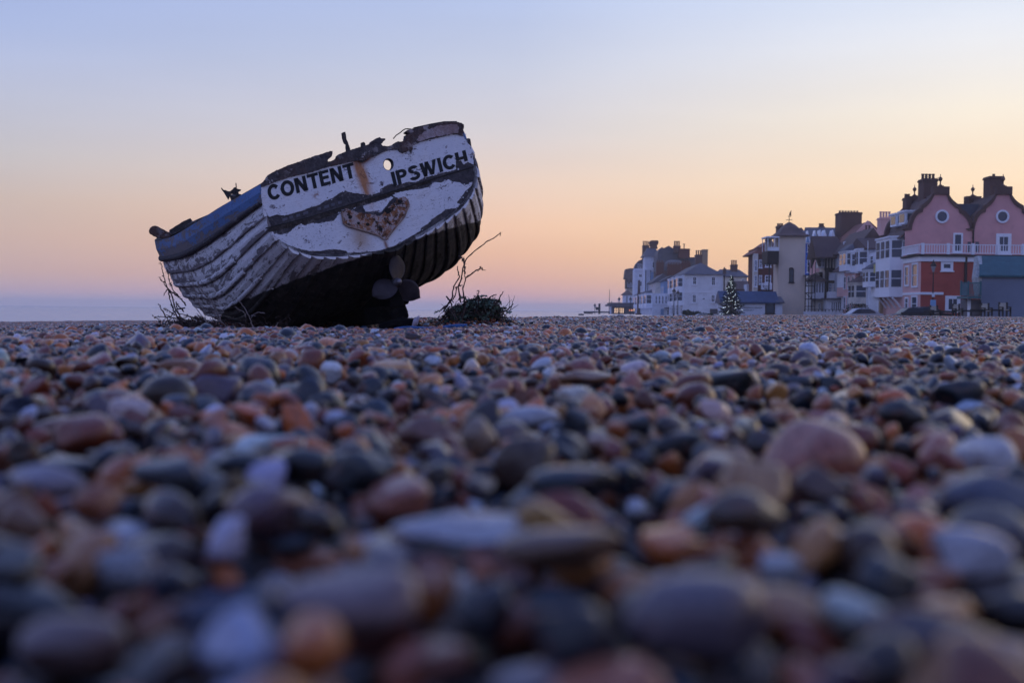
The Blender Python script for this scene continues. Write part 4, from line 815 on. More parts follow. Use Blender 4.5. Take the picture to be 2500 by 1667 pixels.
def roof_u(par, m, xl, xr, ye, yr, d, L, over=.35, hip=0., name='roof', skew=0.):   # ridge runs left-right
    x0, x1 = X(xl, d)-over, X(xr, d)+over; ze = Z(ye, d, (xl+xr)/2); dm = d+L/2; zr = float(at((xl+xr)/2, yr, dm)[2])
    mb = MB(); P = [(x0, d-over, ze-.12), (x1, d-over, ze-.12), (x1, d+L+over, ze-.12), (x0, d+L+over, ze-.12), (x0, d-over, ze+.04), (x1, d-over, ze+.04), (x1, d+L+over, ze+.04), (x0, d+L+over, ze+.04), (x0+hip, dm, zr), (x1-hip-skew, dm, zr)]
    P = [W3(*p, d) for p in P]; mb.mesh(P, [(3, 2, 1, 0), (0, 1, 5, 4), (1, 2, 6, 5), (2, 3, 7, 6), (3, 0, 4, 7), (4, 5, 9, 8), (6, 7, 8, 9), (5, 6, 9), (7, 4, 8)]); return mb.build(name, m, par)
def roof_v(par, m, xl, xr, ye, yr, d, L, over=.35, hip=0., name='roof', apex=.5):   # ridge runs away from us (gable faces us)
    x0, x1 = X(xl, d)-over, X(xr, d)+over; ze = Z(ye, d, (xl+xr)/2); zr = Z(yr, d, (xl+xr)/2); xm = x0+(x1-x0)*apex
    mb = MB(); P = [(x0, d-over, ze-.12), (x1, d-over, ze-.12), (x1, d+L+over, ze-.12), (x0, d+L+over, ze-.12), (x0, d-over, ze+.04), (x1, d-over, ze+.04), (x1, d+L+over, ze+.04), (x0, d+L+over, ze+.04), (xm, d-over+hip, zr), (xm, d+L+over-hip, zr)]
    P = [W3(*p, d) for p in P]; mb.mesh(P, [(3, 2, 1, 0), (0, 1, 5, 4), (1, 2, 6, 5), (2, 3, 7, 6), (3, 0, 4, 7), (4, 5, 8), (6, 7, 9), (5, 6, 9, 8), (7, 4, 8, 9)]); return mb.build(name, m, par)
def win(par, xl, xr, yt, yb, d, fm=None, gm=None, bars=(1, 1), fr=.10, name='window', sill=True, lab=None):   # window on a wall facing us
    fm = fm or P_trim; gm = gm or G_win; x0, x1 = X(xl, d), X(xr, d); xm = (xl+xr)/2; z1, z0 = Z(yt, d, xm), Z(yb, d, xm); mb = MB(); y0, y1 = d-.07, d+.03; fr = min(fr, (x1-x0)*.22)
    mb.box(x0, x0+fr, y0, y1, z0, z1); mb.box(x1-fr, x1, y0, y1, z0, z1); mb.box(x0+fr, x1-fr, y0, y1, z1-fr, z1); mb.box(x0+fr, x1-fr, y0, y1, z0, z0+fr)
    for i in range(bars[0]): x = x0+(x1-x0)*(i+1)/(bars[0]+1); mb.box(x-.025, x+.025, y0+.02, y1, z0+fr, z1-fr)
    for i in range(bars[1]): z = z0+(z1-z0)*(i+1)/(bars[1]+1); mb.box(x0+fr, x1-fr, y0+.025, y1-.01, z-.03, z+.03)
    if sill: mb.box(x0-.08, x1+.08, y0-.08, y1-.01, z0-.1, z0-.003)
    o = mb.build(name, fm, par, label=lab); mb = MB(); mb.quad([(x0+fr, d-.02, z0+fr), (x1-fr, d-.02, z0+fr), (x1-fr, d-.02, z1-fr), (x0+fr, d-.02, z1-fr)]); mb.build('pane', gm, o); return o
def swin(par, xw, dw, y0, y1, z0, z1, fm=None, gm=None, bars=(1, 1), fr=.09, name='window'):   # window on the seaward wall through (xw, dw): y0..y1 away from us
    fm = fm or P_trim; gm = gm or G_win; mb = MB()
    def f(x, y, z): return (x+VX*(y-dw), y, z)
    a, b = xw-.08, xw+.03
    mb.box(a, b, y0, y0+fr, z0, z1, 0, f); mb.box(a, b, y1-fr, y1, z0, z1, 0, f); mb.box(a, b, y0+fr, y1-fr, z1-fr, z1, 0, f); mb.box(a, b, y0+fr, y1-fr, z0, z0+fr, 0, f)
    for i in range(bars[1]): z = z0+(z1-z0)*(i+1)/(bars[1]+1); mb.box(a+.02, b-.01, y0+fr, y1-fr, z-.03, z+.03, 0, f)
    o = mb.build(name, fm, par); mb = MB(); mb.quad([f(xw-.02, y, z) for y, z in ((y0+fr, z0+fr), (y1-fr, z0+fr), (y1-fr, z1-fr), (y0+fr, z1-fr))]); mb.build('pane', gm, o); return o
def chim(par, xl, xr, yt, yb, d, L=1.2, m=None, pots=3, poth=.5, cap=True, name='chimney'):
    mb = MB(); x0, x1 = X(xl, d), X(xr, d); xm = (xl+xr)/2; z1, z0 = Z(yt, d, xm), Z(yb, d, xm); h = z1-z0; mb.box(x0, x1, d, d+L, z0, z1-.25); 
    mb.box(x0-.08, x1+.08, d-.08, d+L+.08, z1-.25, z1-.12); mb.box(x0-.03, x1+.03, d-.03, d+L+.03, z1-.12, z1); 
    for k in range(pots): x = x0+(x1-x0)*(k+.5)/pots; mb.lathe([(.15, 0), (.13, poth*.8), (.17, poth*.85), (.16, poth)], (x, d+L/2, z1-.02), 8)
    return mb.build(name, m or B_dark, par)
def baybox(par, xw, dw, y0, y1, z0, z1, proj_=.8, m=None, floors=2, roofm=None, nwin=3, name='bay_window'):
    """canted bay on the seaward wall: windows on every face; xw wall x at depth dw"""
    mb = MB(); m = m or P_trim
    def f(x, y, z): return (x+VX*(y-dw), y, z)
    c = min(.6, (y1-y0)*.22); base = [(xw+.02, y0), (xw-proj_, y0+c), (xw-proj_, y1-c), (xw+.02, y1)]
    mb.prism(base, lambda q: f(q[0], q[1], z0), lambda q: f(q[0], q[1], z1)); mb.prism([(xw+.02, y0-.12), (xw-proj_-.12, y0+c-.05), (xw-proj_-.12, y1-c+.05), (xw+.02, y1+.12)], lambda q: f(q[0], q[1], z1), lambda q: f(q[0], q[1], z1+.15))
    o = mb.build(name, m, par); fh = (z1-z0)/floors
    gm = MB(); fmv = MB()
    faces = [(base[0], base[1], 1)]+[((xw-proj_, y0+c+(y1-y0-2*c)*k/max(1, nwin-1)), (xw-proj_, y0+c+(y1-y0-2*c)*(k+1)/max(1, nwin-1)), 1) for k in range(max(1, nwin-1))]
    for fl in range(floors):
        for a, b, _ in faces:
            a_, b_ = np.array(a), np.array(b); dv = b_-a_; L = np.hypot(*dv); dv = dv/L; nrm_ = np.array([-dv[1]*-1, dv[0]*-1]); nrm_ = np.array([-abs(nrm_[0]) if abs(nrm_[0]) > .01 else 0, -abs(nrm_[1])]); nrm_ = nrm_/np.hypot(*nrm_)
            p, q = a_+dv*L*.14, b_-dv*L*.14; zz0, zz1 = z0+fh*fl+fh*.34, z0+fh*fl+fh*.90; nn = nrm_*.03
            w = MB(); w.quad([f(*(p+nn), zz0), f(*(q+nn), zz0), f(*(q+nn), zz1), f(*(p+nn), zz1)]); w.build('pane', G_win, o)
            md = (zz0+zz1)/2; nn2 = nrm_*.05; fmv.quad([f(*(p+nn2), md-.035), f(*(q+nn2), md-.035), f(*(q+nn2), md+.035), f(*(p+nn2), md+.035)])
    fmv.build('sash_bars', P_trim, o)
    if roofm:
        r = MB(); top = [f(xw, y0+c+.2, z1+.9), f(xw, y1-c-.2, z1+.9)]; bb = [f(q[0], q[1], z1+.15) for q in [(xw+.02, y0-.15), (xw-proj_-.2, y0+c-.1), (xw-proj_-.2, y1-c+.1), (xw+.02, y1+.15)]]
        r.mesh(bb+top, [(0, 1, 2, 3), (0, 4, 1), (1, 4, 5, 2), (2, 5, 3)]); r.build('bay_roof', roofm, par)
    return o
# ---------------------------------------------------------------- pink house with the two shaped gables
pk = bld('gabled_house', 'big pink house with two curved gables, round windows and a white railed terrace', 2300, 101)
z7 = lambda x, y: (2100+x/3.92, 400+y/3.92)
GA = [(437, 640), (490, 630), (492, 605), (500, 570), (520, 520), (545, 485), (570, 467), (595, 460), (600, 430), (640, 398), (668, 368), (690, 335), (705, 300), (715, 278), (745, 275), (748, 248), (795, 248), (797, 272), (825, 275), (832, 305), (848, 345), (872, 380), (905, 410), (945, 432), (950, 465), (985, 485), (1018, 520), (1040, 560), (1052, 600), (1056, 622)]
GB = [(x+600, y) for x, y in GA[2:]]
outl = [z7(*q) for q in GA+GB if q[0] < 1662]; dg = 106.4
outl[len(GA)] = outl[len(GA)]
wall = [z7(437, 900)]+outl+[z7(1660, 900)]
frontprism(pk, 'gable_wall', P_pink, wall, dg, .35)
def offs(pl, dx, dy): return [(x+dx, y+dy) for x, y in pl]
# coping: dark moulded edge that runs back over the wall top, and the barrel-like tiled roof behind it, ending in a far gable
mb = MB(); pts = [np.array(at(q[0], q[1], dg)) for q in [z7(*g_) for g_ in GA]]
def coping(pts, y0, y1, th, out, ctr):
    mb = MB(); V = []
    for p in pts:
        n = np.array([p[0]-ctr[0], 0, p[2]-ctr[1]]); n /= np.linalg.norm(n)
        for yy_, o_ in ((y0, out), (y1, out), (y1, -.03), (y0, -.03)): q = p+n*o_; V.append((q[0]+VX*(yy_-dg), yy_, q[2]+(.06 if o_ > 0 else 0)))
    n_ = len(pts); mb.mesh(V, [(i*4+a, i*4+(a+1) % 4, (i+1)*4+(a+1) % 4, (i+1)*4+a) for i in range(n_-1) for a in range(4)]+[(0, 1, 2, 3), (n_*4-1, n_*4-2, n_*4-3, n_*4-4)]); return mb
for k, gg in enumerate((GA, [(x+600, y) for x, y in GA])):
    P_ = [np.array(at(*z7(*q), dg)) for q in gg]; cx = (P_[0][0]+P_[-1][0])/2; cz = P_[0][2]-1
    coping(P_, dg-.12, dg+.6, .2, .30, (cx, cz)).build('coping', B_dark, pk)
    # roof between the front and far gable, following the curve a little lower
    mb = MB(); V = []; n_ = len(P_)
    for p in P_:
        for yy_ in (dg+.35, dg+8): V.append((p[0]+VX*(yy_-dg)+(cx-p[0])*.03, yy_, p[2]-.28))
    mb.mesh(V, [(2*i, 2*i+1, 2*i+3, 2*i+2) for i in range(n_-1)]); o = mb.build('roof', R_brown, pk)
    mb = MB(); mb.prism([tuple(p) for p in P_]+[(P_[-1][0], 0, ZB+3), (P_[0][0], 0, ZB+3)], lambda p: (p[0]+VX*8, dg+8, p[2]-.1), lambda p: (p[0]+VX*8, dg+8.4, p[2]-.1)); mb.build('far_gable', B_dark, pk)
    coping([p+np.array([0, 0, -.1]) for p in P_], dg+7.9, dg+8.5, .2, .3, (cx, cz)).build('coping', B_dark, pk)
    for yy_, dz in ((dg+.15, 0), (dg+8.2, -.1)):
        xa = (P_[15][0]+P_[16][0])/2+VX*(yy_-dg); za = P_[16][2]+.3+dz; mb = MB(); mb.box(xa-.75, xa+.75, yy_-.35, yy_+.35, za-.75, za-.02); mb.lathe([(.20, -.02), (.20, .10), (.07, .2), (.06, .45), (.17, .60), (.20, .70), (.15, .82), (.04, .92), (.03, 1.15)], (xa, yy_, za), 10); mb.build('finial', B_dark, pk)
block(pk, 'main_wall', P_lpink, 2213, 2600, 622, dg, 11)
# terrace storey
block(pk, 'terrace_storey', P_red, 2248, 2500, 628, 101, 5.2, lab='red lower storey under the terrace')
mb = MB(); x0 = X(2248, 101); mb.box(x0-.03, x0+.0, 101.02, 106.3, ZB, Z(628, 101, 2250)-.02, 0, lambda x, y, z: (x+VX*(y-101), y, z)); mb.build('seaward_wall', P_lpink, pk)
mb = MB(); zt = Z(621.5, 101, 2300); mb.box(x0-.35, X(2505, 101), 100.6, 106.3, zt-.16, zt, 0, lambda x, y, z: (x+VX*(y-101), y, z)); mb.build('terrace_deck', P_black, pk)
mb = MB(); mb.box(x0-.16, X(2504, 101), 100.82, 106.2, zt-.62, zt-.165, 0, lambda x, y, z: (x+VX*(y-101), y, z)); mb.build('cornice', P_trim, pk)
mb = MB(); zr_ = Z(596.5, 101, 2300); yq = 100.75; xA, xB = x0-.3, X(2505, 101)
mb.box(xA, xB, yq-.05, yq+.05, zr_-.08, zr_); mb.box(xA, xB, yq-.03, yq+.03, zt+.1, zt+.16); 
x = xA
while x < xB: mb.box(x-.025, x+.025, yq-.02, yq+.02, zt+.16, zr_-.08); x += .225
fs_ = lambda x, y, z: (x+VX*(y-yq), y, z)
mb.box(xA-.05, xA+.05, yq+.06, 106.2, zr_-.08, zr_, 0, fs_); mb.box(xA-.03, xA+.03, yq+.06, 106.2, zt+.1, zt+.16, 0, fs_)
y = yq+.3
while y < 106.2: mb.box(xA-.02, xA+.02, y-.025, y+.025, zt+.16, zr_-.08, 0, fs_); y += .225
for px in (2248.5, 2310.5, 2370.5, 2432, 2493): x = X(px, 101); mb.box(x-.11, x+.11, yq-.11, yq+.11, zt+.003, zr_+.08)
mb.build('terrace_railing', P_trim, pk)
for cx_, r_ in ((782, 47), (1360, 46)):
    c = at(*z7(cx_, 505), dg); R_ = r_/3.92*dg/F; mb = MB(); n = 28
    for k in range(n):
        a, b = 2*math.pi*k/n, 2*math.pi*(k+1)/n; P_ = lambda r__, t_, y: (c[0]+r__*math.cos(t_), y, c[2]+r__*math.sin(t_)); mb.hexa([P_(R_, a, dg-.12), P_(R_*1.38, a, dg-.12), P_(R_*1.38, b, dg-.12), P_(R_, b, dg-.12), P_(R_, a, dg-.004), P_(R_*1.38, a, dg-.004), P_(R_*1.38, b, dg-.004), P_(R_, b, dg-.004)])
    o = mb.build('round_window', P_trim, pk); mb = MB(); mb.mesh([(c[0]+R_*math.cos(2*math.pi*k/n), dg-.03, c[2]+R_*math.sin(2*math.pi*k/n)) for k in range(n)], [tuple(range(n))]); mb.build('pane', G_win, o)
win(pk, *[2100+v/3.92 for v in (880, 972)], *[400+v/3.92 for v in (662, 850)], dg, bars=(0, 0), fr=.16, name='terrace_door')
win(pk, *[2100+v/3.92 for v in (1290, 1435)], *[400+v/3.92 for v in (668, 866)], dg, bars=(1, 0), fr=.34, name='arched_window')
for a, b in ((1010, 1055), (1085, 1133)): win(pk, *[2100+v/3.92 for v in (a, b)], *[400+v/3.92 for v in (740, 850)], dg, fm=P_pink, bars=(0, 0), fr=.06, name='window', sill=False)
win(pk, *[2100+v/3.92 for v in (768, 884)], *[400+v/3.92 for v in (935, 1024)], 101, bars=(0, 0), fr=.3, name='window')
win(pk, *[2100+v/3.92 for v in (816, 960)], *[400+v/3.92 for v in (1262, 1425)], 101, bars=(1, 0), fr=.45, name='window', sill=False)
mb = MB(); p0, p1 = X(2248, 101), X(2303, 101); zz = Z(716, 101, 2270); mb.box(p0-.1, p1, 100.9, 101.02, zz-.12, zz+.1); mb.box(p0-.1, p0-.004, 101.03, 106.3, zz-.12, zz+.1, 0, lambda x, y, z: (x+VX*(y-101), y, z)); mb.build('string_course', P_trim, pk)
mb = MB(); mb.tube([(X(2356, 101), 100.9, ZB), (X(2356, 101), 100.9, zt-.2)], .13, 8); mb.tube([(X(2372, dg), dg-.15, zt), (X(2372, dg), dg-.15, Z(562, dg, 2372))], .08, 8); mb.build('drainpipe', P_black, pk)
xs_ = X(2248, 101)
for y0_, y1_, za, zb in ((101.7, 103.5, 641, 702), (104.4, 105.7, 645, 698), (101.7, 103.5, 721, 762), (104.4, 105.5, 724, 755)): swin(pk, xs_-.035, 101, y0_, y1_, Z(zb, 102, 2240), Z(za, 102, 2240), fr=.16)
swin(pk, X(2213, dg), dg, 106.9, 107.7, Z(620, dg, 2212), Z(585, dg, 2212))
xb = X(2213, dg)
baybox(pk, xb, dg, 107.6, 113.9, Z(725, 108, 2212), Z(580, 108, 2212), 1.1, floors=2, nwin=4)
mb = MB()
for k in range(4): y = 107.9+k*1.7; mb.tube([(xb+VX*(y-dg)-.9, y, Z(727, 108, 2200)), (xb+VX*(y-dg)-.55, y, Z(735, 108, 2200)), (xb+VX*(y-dg)-.02, y, Z(752, 108, 2200))], .09, 6)
mb.build('bay_brackets', P_trim, pk)
# seaward roof slope with dormers behind the left gable, chimneys
mb = MB(); xr0 = xb; yl = 106.9; zr0 = Z(577, dg, 2212); mb.mesh([(xb-.5, yl, zr0), (xb+VX*8-.5, 114.9, zr0), (xb+VX*8+3.2, 114.9, Z(500, dg, 2240)), (xb+3.2, yl, Z(500, dg, 2240)), (xb-.5, yl, zr0-.15), (xb+VX*8-.5, 114.9, zr0-.15), (xb+VX*8+3.2, 114.9, Z(500, dg, 2240)-.3), (xb+3.2, yl, Z(500, dg, 2240)-.3)], [(0, 1, 2, 3), (4, 7, 6, 5), (0, 4, 5, 1), (3, 2, 6, 7), (0, 3, 7, 4), (1, 5, 6, 2)]); mb.build('seaward_roof', R_brown, pk)
for k, (yy_) in enumerate((107.6, 110.6)):
    za, zb = Z(545, 107, 2212), Z(516, 107, 2212); xo = xb+VX*(yy_-dg)+.1; mb = MB(); mb.box(xo, xo+2.6, yy_, yy_+1.7, za, zb); o = mb.build('dormer', P_trim, pk); mb = MB(); mb.box(xo-.15, xo+2.7, yy_-.15, yy_+1.85, zb, zb+.16); mb.build('dormer_roof', P_trim, o); mb = MB(); mb.quad([(xo-.03, yy_+.2, za+.2), (xo-.03, yy_+1.5, za+.2), (xo-.03, yy_+1.5, zb-.15), (xo-.03, yy_+.2, zb-.15)]); mb.quad([(xo+.2, yy_-.03, za+.3), (xo+1., yy_-.03, za+.3), (xo+1., yy_-.03, zb-.15), (xo+.2, yy_-.03, zb-.15)]); mb.build('pane', G_win, o)
chim(pk, 2250, 2284, 436, 500, 110, 1.5, B_dark, 4, .55); chim(pk, 2411, 2445, 430, 500, 110, 1.5, B_dark, 1, .3); chim(pk, 2208, 2221, 482, 520, 113.5, 1., B_dark, 2, .4); chim(pk, 2361, 2372, 482, 500, 113.5, 1., B_dark, 0)
mb = MB(); c = at(2290, 432, 110); mb.tube([(c[0]-.8, 110.7, c[2]-.3), (c[0]+.4, 110.7, c[2]+.05)], .02, 4); mb.tube([(c[0]-1.0, 110.7, c[2]-1.8), (c[0]-1.0, 110.7, c[2]+.2)], .025, 4)
for k in range(5): mb.tube([(c[0]-.6+k*.22, 110.4, c[2]-.24+k*.06), (c[0]-.6+k*.22, 111.0, c[2]-.24+k*.06)], .015, 4)
mb.build('aerial', P_black, pk)
block(pk, 'valley_glazing', glassy('slanted_glazing', (.10, .11, .14)), 2337, 2386, 498, dg+4, .3, yb=545)
# ---------------------------------------------------------------- teal-roofed building at the right edge
tb = bld('teal_roofed_building', 'blue-grey rendered building with teal tiled roof and small balcony, right edge', 2430, 86, 'building')
VX = .40
block(tb, 'wall', P_grey, 2397, 2640, 673, 86, 9)
roof_u(tb, R_teal, 2397, 2640, 674, 626, 86, 9, .2)
VX = .054
mb = MB(); a, b, c, e = at(2385, 625, 90), at(2397, 625, 90), at(2400, 676, 86), at(2388, 676, 86); mb.prism([tuple(a), tuple(b), tuple(c), tuple(e), tuple(at(2387, 730, 86)), tuple(at(2378, 680, 88))], lambda p: p, lambda p: (p[0]+.02, p[1]+.5, p[2])); mb.build('mossy_verge', simple('mossy_white_verge', (.42, .43, .42, 1), .9, .5, 5., dirt=(.10, .12, .08)), tb)
block(tb, 'balcony_floor', P_teal, 2364, 2396, 723, 85, 2.5, yb=729, lab='teal painted balcony floor')
mb = MB(); x0, x1 = X(2346, 85), X(2395, 85); z1, z0 = Z(689, 85, 2370), Z(722, 85, 2370); mb.box(x0, X(2364, 85), 84.95, 85.0, z0, z1-.1); mb.build('balcony_screen', simple('frosted_teal_panel', (.09, .17, .20, 1), .4, .2, 2.), tb)
mb = MB(); mb.box(x0-.04, x1, 84.94, 85.02, z1-.08, z1); mb.box(X(2364, 85), x1, 84.94, 85.02, z0, z0+.06)
for px in (2346, 2364, 2394): mb.box(X(px, 85)-.05, X(px, 85)+.05, 84.92, 85.04, z0, z1+.1)
for k in range(9): x = X(2366+k*3.2, 85); mb.box(x-.02, x+.02, 84.96, 85.0, z0+.06, z1-.08)
mb.build('balcony_rail', P_teal, tb)
block(tb, 'stair_wall', P_conc, 2368, 2396, 731, 86.5, 2.); block(tb, 'stair_door', P_trim, 2364, 2371, 730, 86.3, .1)
# ---------------------------------------------------------------- white houses of the front, right of the tower
def strip_house(name, label, xl, xr, ye, d, L, m, cat='house'):
    h = bld(name, label, xl, d, cat, 'seafront terrace houses'); block(h, 'wall', m, xl, xr, ye, d, L); return h
def swins(h, xl, d, L, rows, n, px=None, gm=None):
    for (za, zb) in rows:
        for k in range(n):
            y0_ = d+L*(k+.22)/n; y1_ = d+L*(k+.78)/n; swin(h, X(xl, d), d, y0_, y1_, Z(zb, d, xl), Z(za, d, xl), gm=gm)
h3 = strip_house('terrace_house', 'narrow white house with a yellow panel, next beyond the pink one', 2150, 2215, 614, 114.2, 4.6, P_white); block(h3, 'yellow_panel', P_yel, 2137, 2156, 645, 113.3, .8, yb=666); baybox(h3, X(2150, 114.2), 114.2, 114.5, 118., Z(700, 114, 2150), Z(660, 114, 2150), 1., floors=1, nwin=3, roofm=R_slate); block(h3, 'parapet', P_trim, 2147, 2166, 636, 114., 1.2, yb=644)
block(h3, 'balcony', P_trim, 2143, 2160, 699, 113.9, 2.6, yb=724); swins(h3, 2150, 114.2, 4.6, ((620, 642),), 2)
mb = MB(); x = X(2152, 113.6); mb.box(x-.18, x+.18, 113.4, 113.8, ZB, Z(725, 113, 2152)); mb.build('post', P_tan, h3)
h4 = strip_house('terrace_house', 'white house with a tall pale flagpole and long balconies, left of the yellow panel', 2121, 2200, 607, 119., 7.5, P_white)
roof_u(h4, R_tile, 2118, 2170, 607, 582, 119, 7.5, .3); baybox(h4, X(2121, 119), 119, 119.4, 122., Z(662, 119, 2121), Z(609, 119, 2121), .9, floors=1, nwin=3); baybox(h4, X(2121, 119), 119, 122.6, 126.2, Z(662, 119, 2121), Z(612, 119, 2121), .9, floors=1, nwin=3)
block(h4, 'balcony', P_trim, 2112, 2128, 640, 118.6, 6., yb=664); swins(h4, 2121, 119, 7.5, ((672, 700), (715, 755)), 4)
baybox(h4, X(2121, 119), 119, 119.5, 123.5, Z(742, 119, 2121), Z(692, 119, 2121), 1.2, m=P_cream, floors=1, nwin=3, roofm=R_brown)
mb = MB(); x = X(2117, 117.5); mb.tube([(x, 117.5, ZB), (x, 117.5, Z(588, 117.5, 2117))], [.07, .035], 6); mb.build('flagpole', P_trim, h4)
h5 = strip_house('terrace_house', 'pale pink house with a steep dark roof behind white bays', 2088, 2150, 611, 122.8, 5.5, P_lpink); roof_v(h5, R_brown, 2088, 2160, 611, 556, 123.5, 10, .3, apex=.55); roof_v(h5, R_red, 2066, 2108, 614, 566, 131, 8, .3, hip=3)
baybox(h5, X(2088, 122.8), 122.8, 123.2, 127.6, Z(660, 123, 2088), Z(614, 123, 2088), .8, floors=1, nwin=3, roofm=R_slate); swins(h5, 2088, 122.8, 5.5, ((672, 705), (722, 755)), 3); win(h5, 2096, 2101, 634, 655, 122.8, bars=(0, 1)); win(h5, 2096, 2101, 680, 712, 122.8, bars=(0, 1)); block(h5, 'balcony', P_trim, 2083, 2104, 712, 122.4, 2., yb=735)
h6 = strip_house('terrace_house', 'white house with a witch-hat roofed bay over a pink panel', 2073, 2100, 620, 129., 6., P_cream); roof_v(h6, R_red, 2070, 2102, 620, 570, 129.5, 8, .3, apex=.7, hip=1)
# bay with steep conical roof
xb6 = X(2070, 127.8); mb = MB(); x0, x1 = X(2062, 127), X(2088, 127); z0, z1 = Z(701, 127, 2075), Z(662, 127, 2075); oct_ = [(x0, 128.6), (x0+.35, 127.2), (x1, 127.0), (x1, 130), (x0, 130)]
mb.prism(oct_, lambda q: (*q, z0), lambda q: (*q, z1)); o6 = mb.build('bay_window', P_trim, h6); mb = MB(); mb.prism(oct_, lambda q: (*q, z0-1.05), lambda q: (*q, z0-.003)); mb.build('bay_base', P_lpink, h6)
ap = (x1, 130, Z(631, 128, 2086)); mb = MB(); mb.mesh([(x0-.5, 128.5, z1), (x0, 126.7, z1), (x1, 126.5, z1), (x1, 130.5, z1), (x0-.5, 130.5, z1), ap], [(4, 3, 2, 1, 0), (0, 1, 5), (1, 2, 5), (2, 3, 5), (3, 4, 5), (4, 0, 5)]); mb.build('bay_roof', R_brown, h6)
for k in range(3): win(o6, 2067+k*7, 2072+k*7, 667, 696, 127.0-.02, bars=(0, 1), fr=.06)
block(h6, 'lower_wall', P_white, 2064, 2090, 726, 128, 2); swins(h6, 2073, 129, 6, ((628, 652), (725, 755)), 2)
h7 = strip_house('terrace_house', 'tall white house with a pale blue mansard roof and dormer', 2044, 2074, 625, 132.5, 6.5, P_white)
mb = MB(); p = lambda px, py, d: tuple(at(px, py, d)); mb.mesh([p(2044, 625, 132.3), p(2074, 625, 132.3), p(2074, 586, 132.6), p(2062, 590, 132.6), p(2042, 625, 139), p(2072, 625, 139), p(2072, 592, 138.6), p(2058, 594, 138.6)], [(0, 1, 2, 3), (0, 3, 7, 4), (3, 2, 6, 7), (1, 5, 6, 2), (4, 7, 6, 5)]); mb.build('roof', P_blue, h7)
win(h7, 2057, 2069, 590, 612, 131.8, bars=(1, 0), name='dormer'); 
for yt_, yb_ in ((632, 656), (668, 690), (700, 712)): win(h7, 2048, 2053, yt_, yb_, 132.5, bars=(0, 1)); win(h7, 2058, 2063, yt_, yb_, 132.5, bars=(0, 1))
block(h7, 'lower_storey', P_white, 2020, 2066, 732, 130.5, 2.); mb = MB(); x0, x1 = X(2018, 130), X(2062, 130); zc_ = Z(729, 130, 2040); mb.box(x0, x1, 129.9, 132.3, zc_-.1, zc_+.06); mb.build('canopy', P_conc, h7)
for k in range(5): win(h7, 2030+k*5.2, 2034+k*5.2, 737, 758, 130.5, bars=(0, 0), fr=.05, name='tall_pane', sill=False)
block(h7, 'balcony', P_trim, 2027, 2046, 712, 130.4, 1.8, yb=728)
# half-timbered house
ht = bld('half_timbered_house', 'half-timbered black and white house with a steep brown tiled roof, right of the blue one', 2030, 134, 'house', 'seafront terrace houses')
block(ht, 'wall', P_cream, 2013, 2043, 627, 134, 3); roof_u(ht, R_tile, 1995, 2066, 628, 577, 133, 4.5, .3, skew=1.0)
z6 = lambda x, y: (1820+x/4.9, 480+y/4.9)
mb = MB(); 
def zbox(x0, x1, y0, y1, d, th=.12): a, b = z6(x0, y0), z6(x1, y1); mb.box(X(a[0], d), X(b[0], d), d-th, d-.004, Z(b[1], d, a[0]), Z(a[1], d, a[0]))
for a, b in ((945, 965), (984, 998), (1018, 1034), (1058, 1090)): zbox(a, b, 722, 853, 134)
zbox(940, 1092, 715, 722, 134, .2); zbox(940, 1092, 853, 885, 134); zbox(945, 985, 885, 1365, 134, .3); zbox(985, 1092, 885, 905, 134); zbox(985, 1092, 1002, 1034, 134); mb.build('timber_frame', P_black, ht)
c = at(*z6(1040, 1002), 134); mb = MB(); R_ = 52/4.9*134/F; mb.prism([(c[0]+R_*math.cos(a), c[2]+R_*1.75*math.sin(a)) for a in np.linspace(0, math.pi, 14)], lambda q: (q[0], 133.9, q[1]), lambda q: (q[0], 133.99, q[1])); mb.build('arch_panel', P_white, ht)
for a in (995, 1048): win(ht, z6(a, 0)[0], z6(a+38, 0)[0], z6(0, 1038)[1], z6(0, 1150)[1], 134, fm=P_trim, bars=(1, 2), fr=.06)
# seaward gable and oriel
mb = MB(); x0 = X(2013, 134); gz0, gz1 = Z(627, 134, 2013), Z(582, 134, 2013); mb.prism([(133.0, gz0-1.2), (133.0, gz0), (135.2, gz1-.2), (137.4, gz0), (137.4, gz0-1.2), (135.2, gz1-2.0)], lambda q: (X(1997, 133)+VX*(q[0]-133), q[0], q[1]), lambda q: (X(1997, 133)+.2+VX*(q[0]-133), q[0], q[1])); mb.build('gable_boards', P_black, ht)
block(ht, 'jetty', P_cream, 2000, 2014, 664, 135.2, 2.2, yb=690); mb = MB()
for k in range(3): y = 135.2+k*.7; x = X(2000, 135.2)+VX*(y-135.2); mb.box(x-.06, x-.004, y, y+.16, Z(690, 135, 2000), Z(664, 135, 2000))
for k in range(5): x = X(2000.5+k*2.6, 135.2); mb.box(x, x+.14, 135.1, 135.2, Z(690, 135.2, 2000), Z(664, 135.2, 2000))
mb.build('timber_studs', P_black, ht)
block(ht, 'oriel', P_trim, 1998, 2012, 630, 134.3, 1.6, yb=654); win(ht, 2000, 2005, 632, 652, 134.28, bars=(0, 1), fr=.05); win(ht, 2006, 2011, 632, 652, 134.28, bars=(0, 1), fr=.05)
roof_u(ht, R_brown, 1979, 2012, 684, 667, 133.4, 3.5, .2, hip=1.); block(ht, 'veranda_room', P_white, 1983, 2013, 686, 133.7, 3.); 
for a in (1985, 1992, 1999, 2006): win(ht, a, a+5, 690, 716, 133.7, bars=(0, 0), fr=.05, sill=False)
block(ht, 'veranda_balcony', P_trim, 1982, 2012, 714, 133.3, .15, yb=729); mb = MB(); mb.box(X(1980, 133), X(2013, 133), 132.9, 134, Z(731, 133, 1990), Z(729, 133, 1990)); mb.build('balcony_floor', P_conc, ht); block(ht, 'ground_floor', P_cream, 1985, 2012, 731, 133.6, 2)
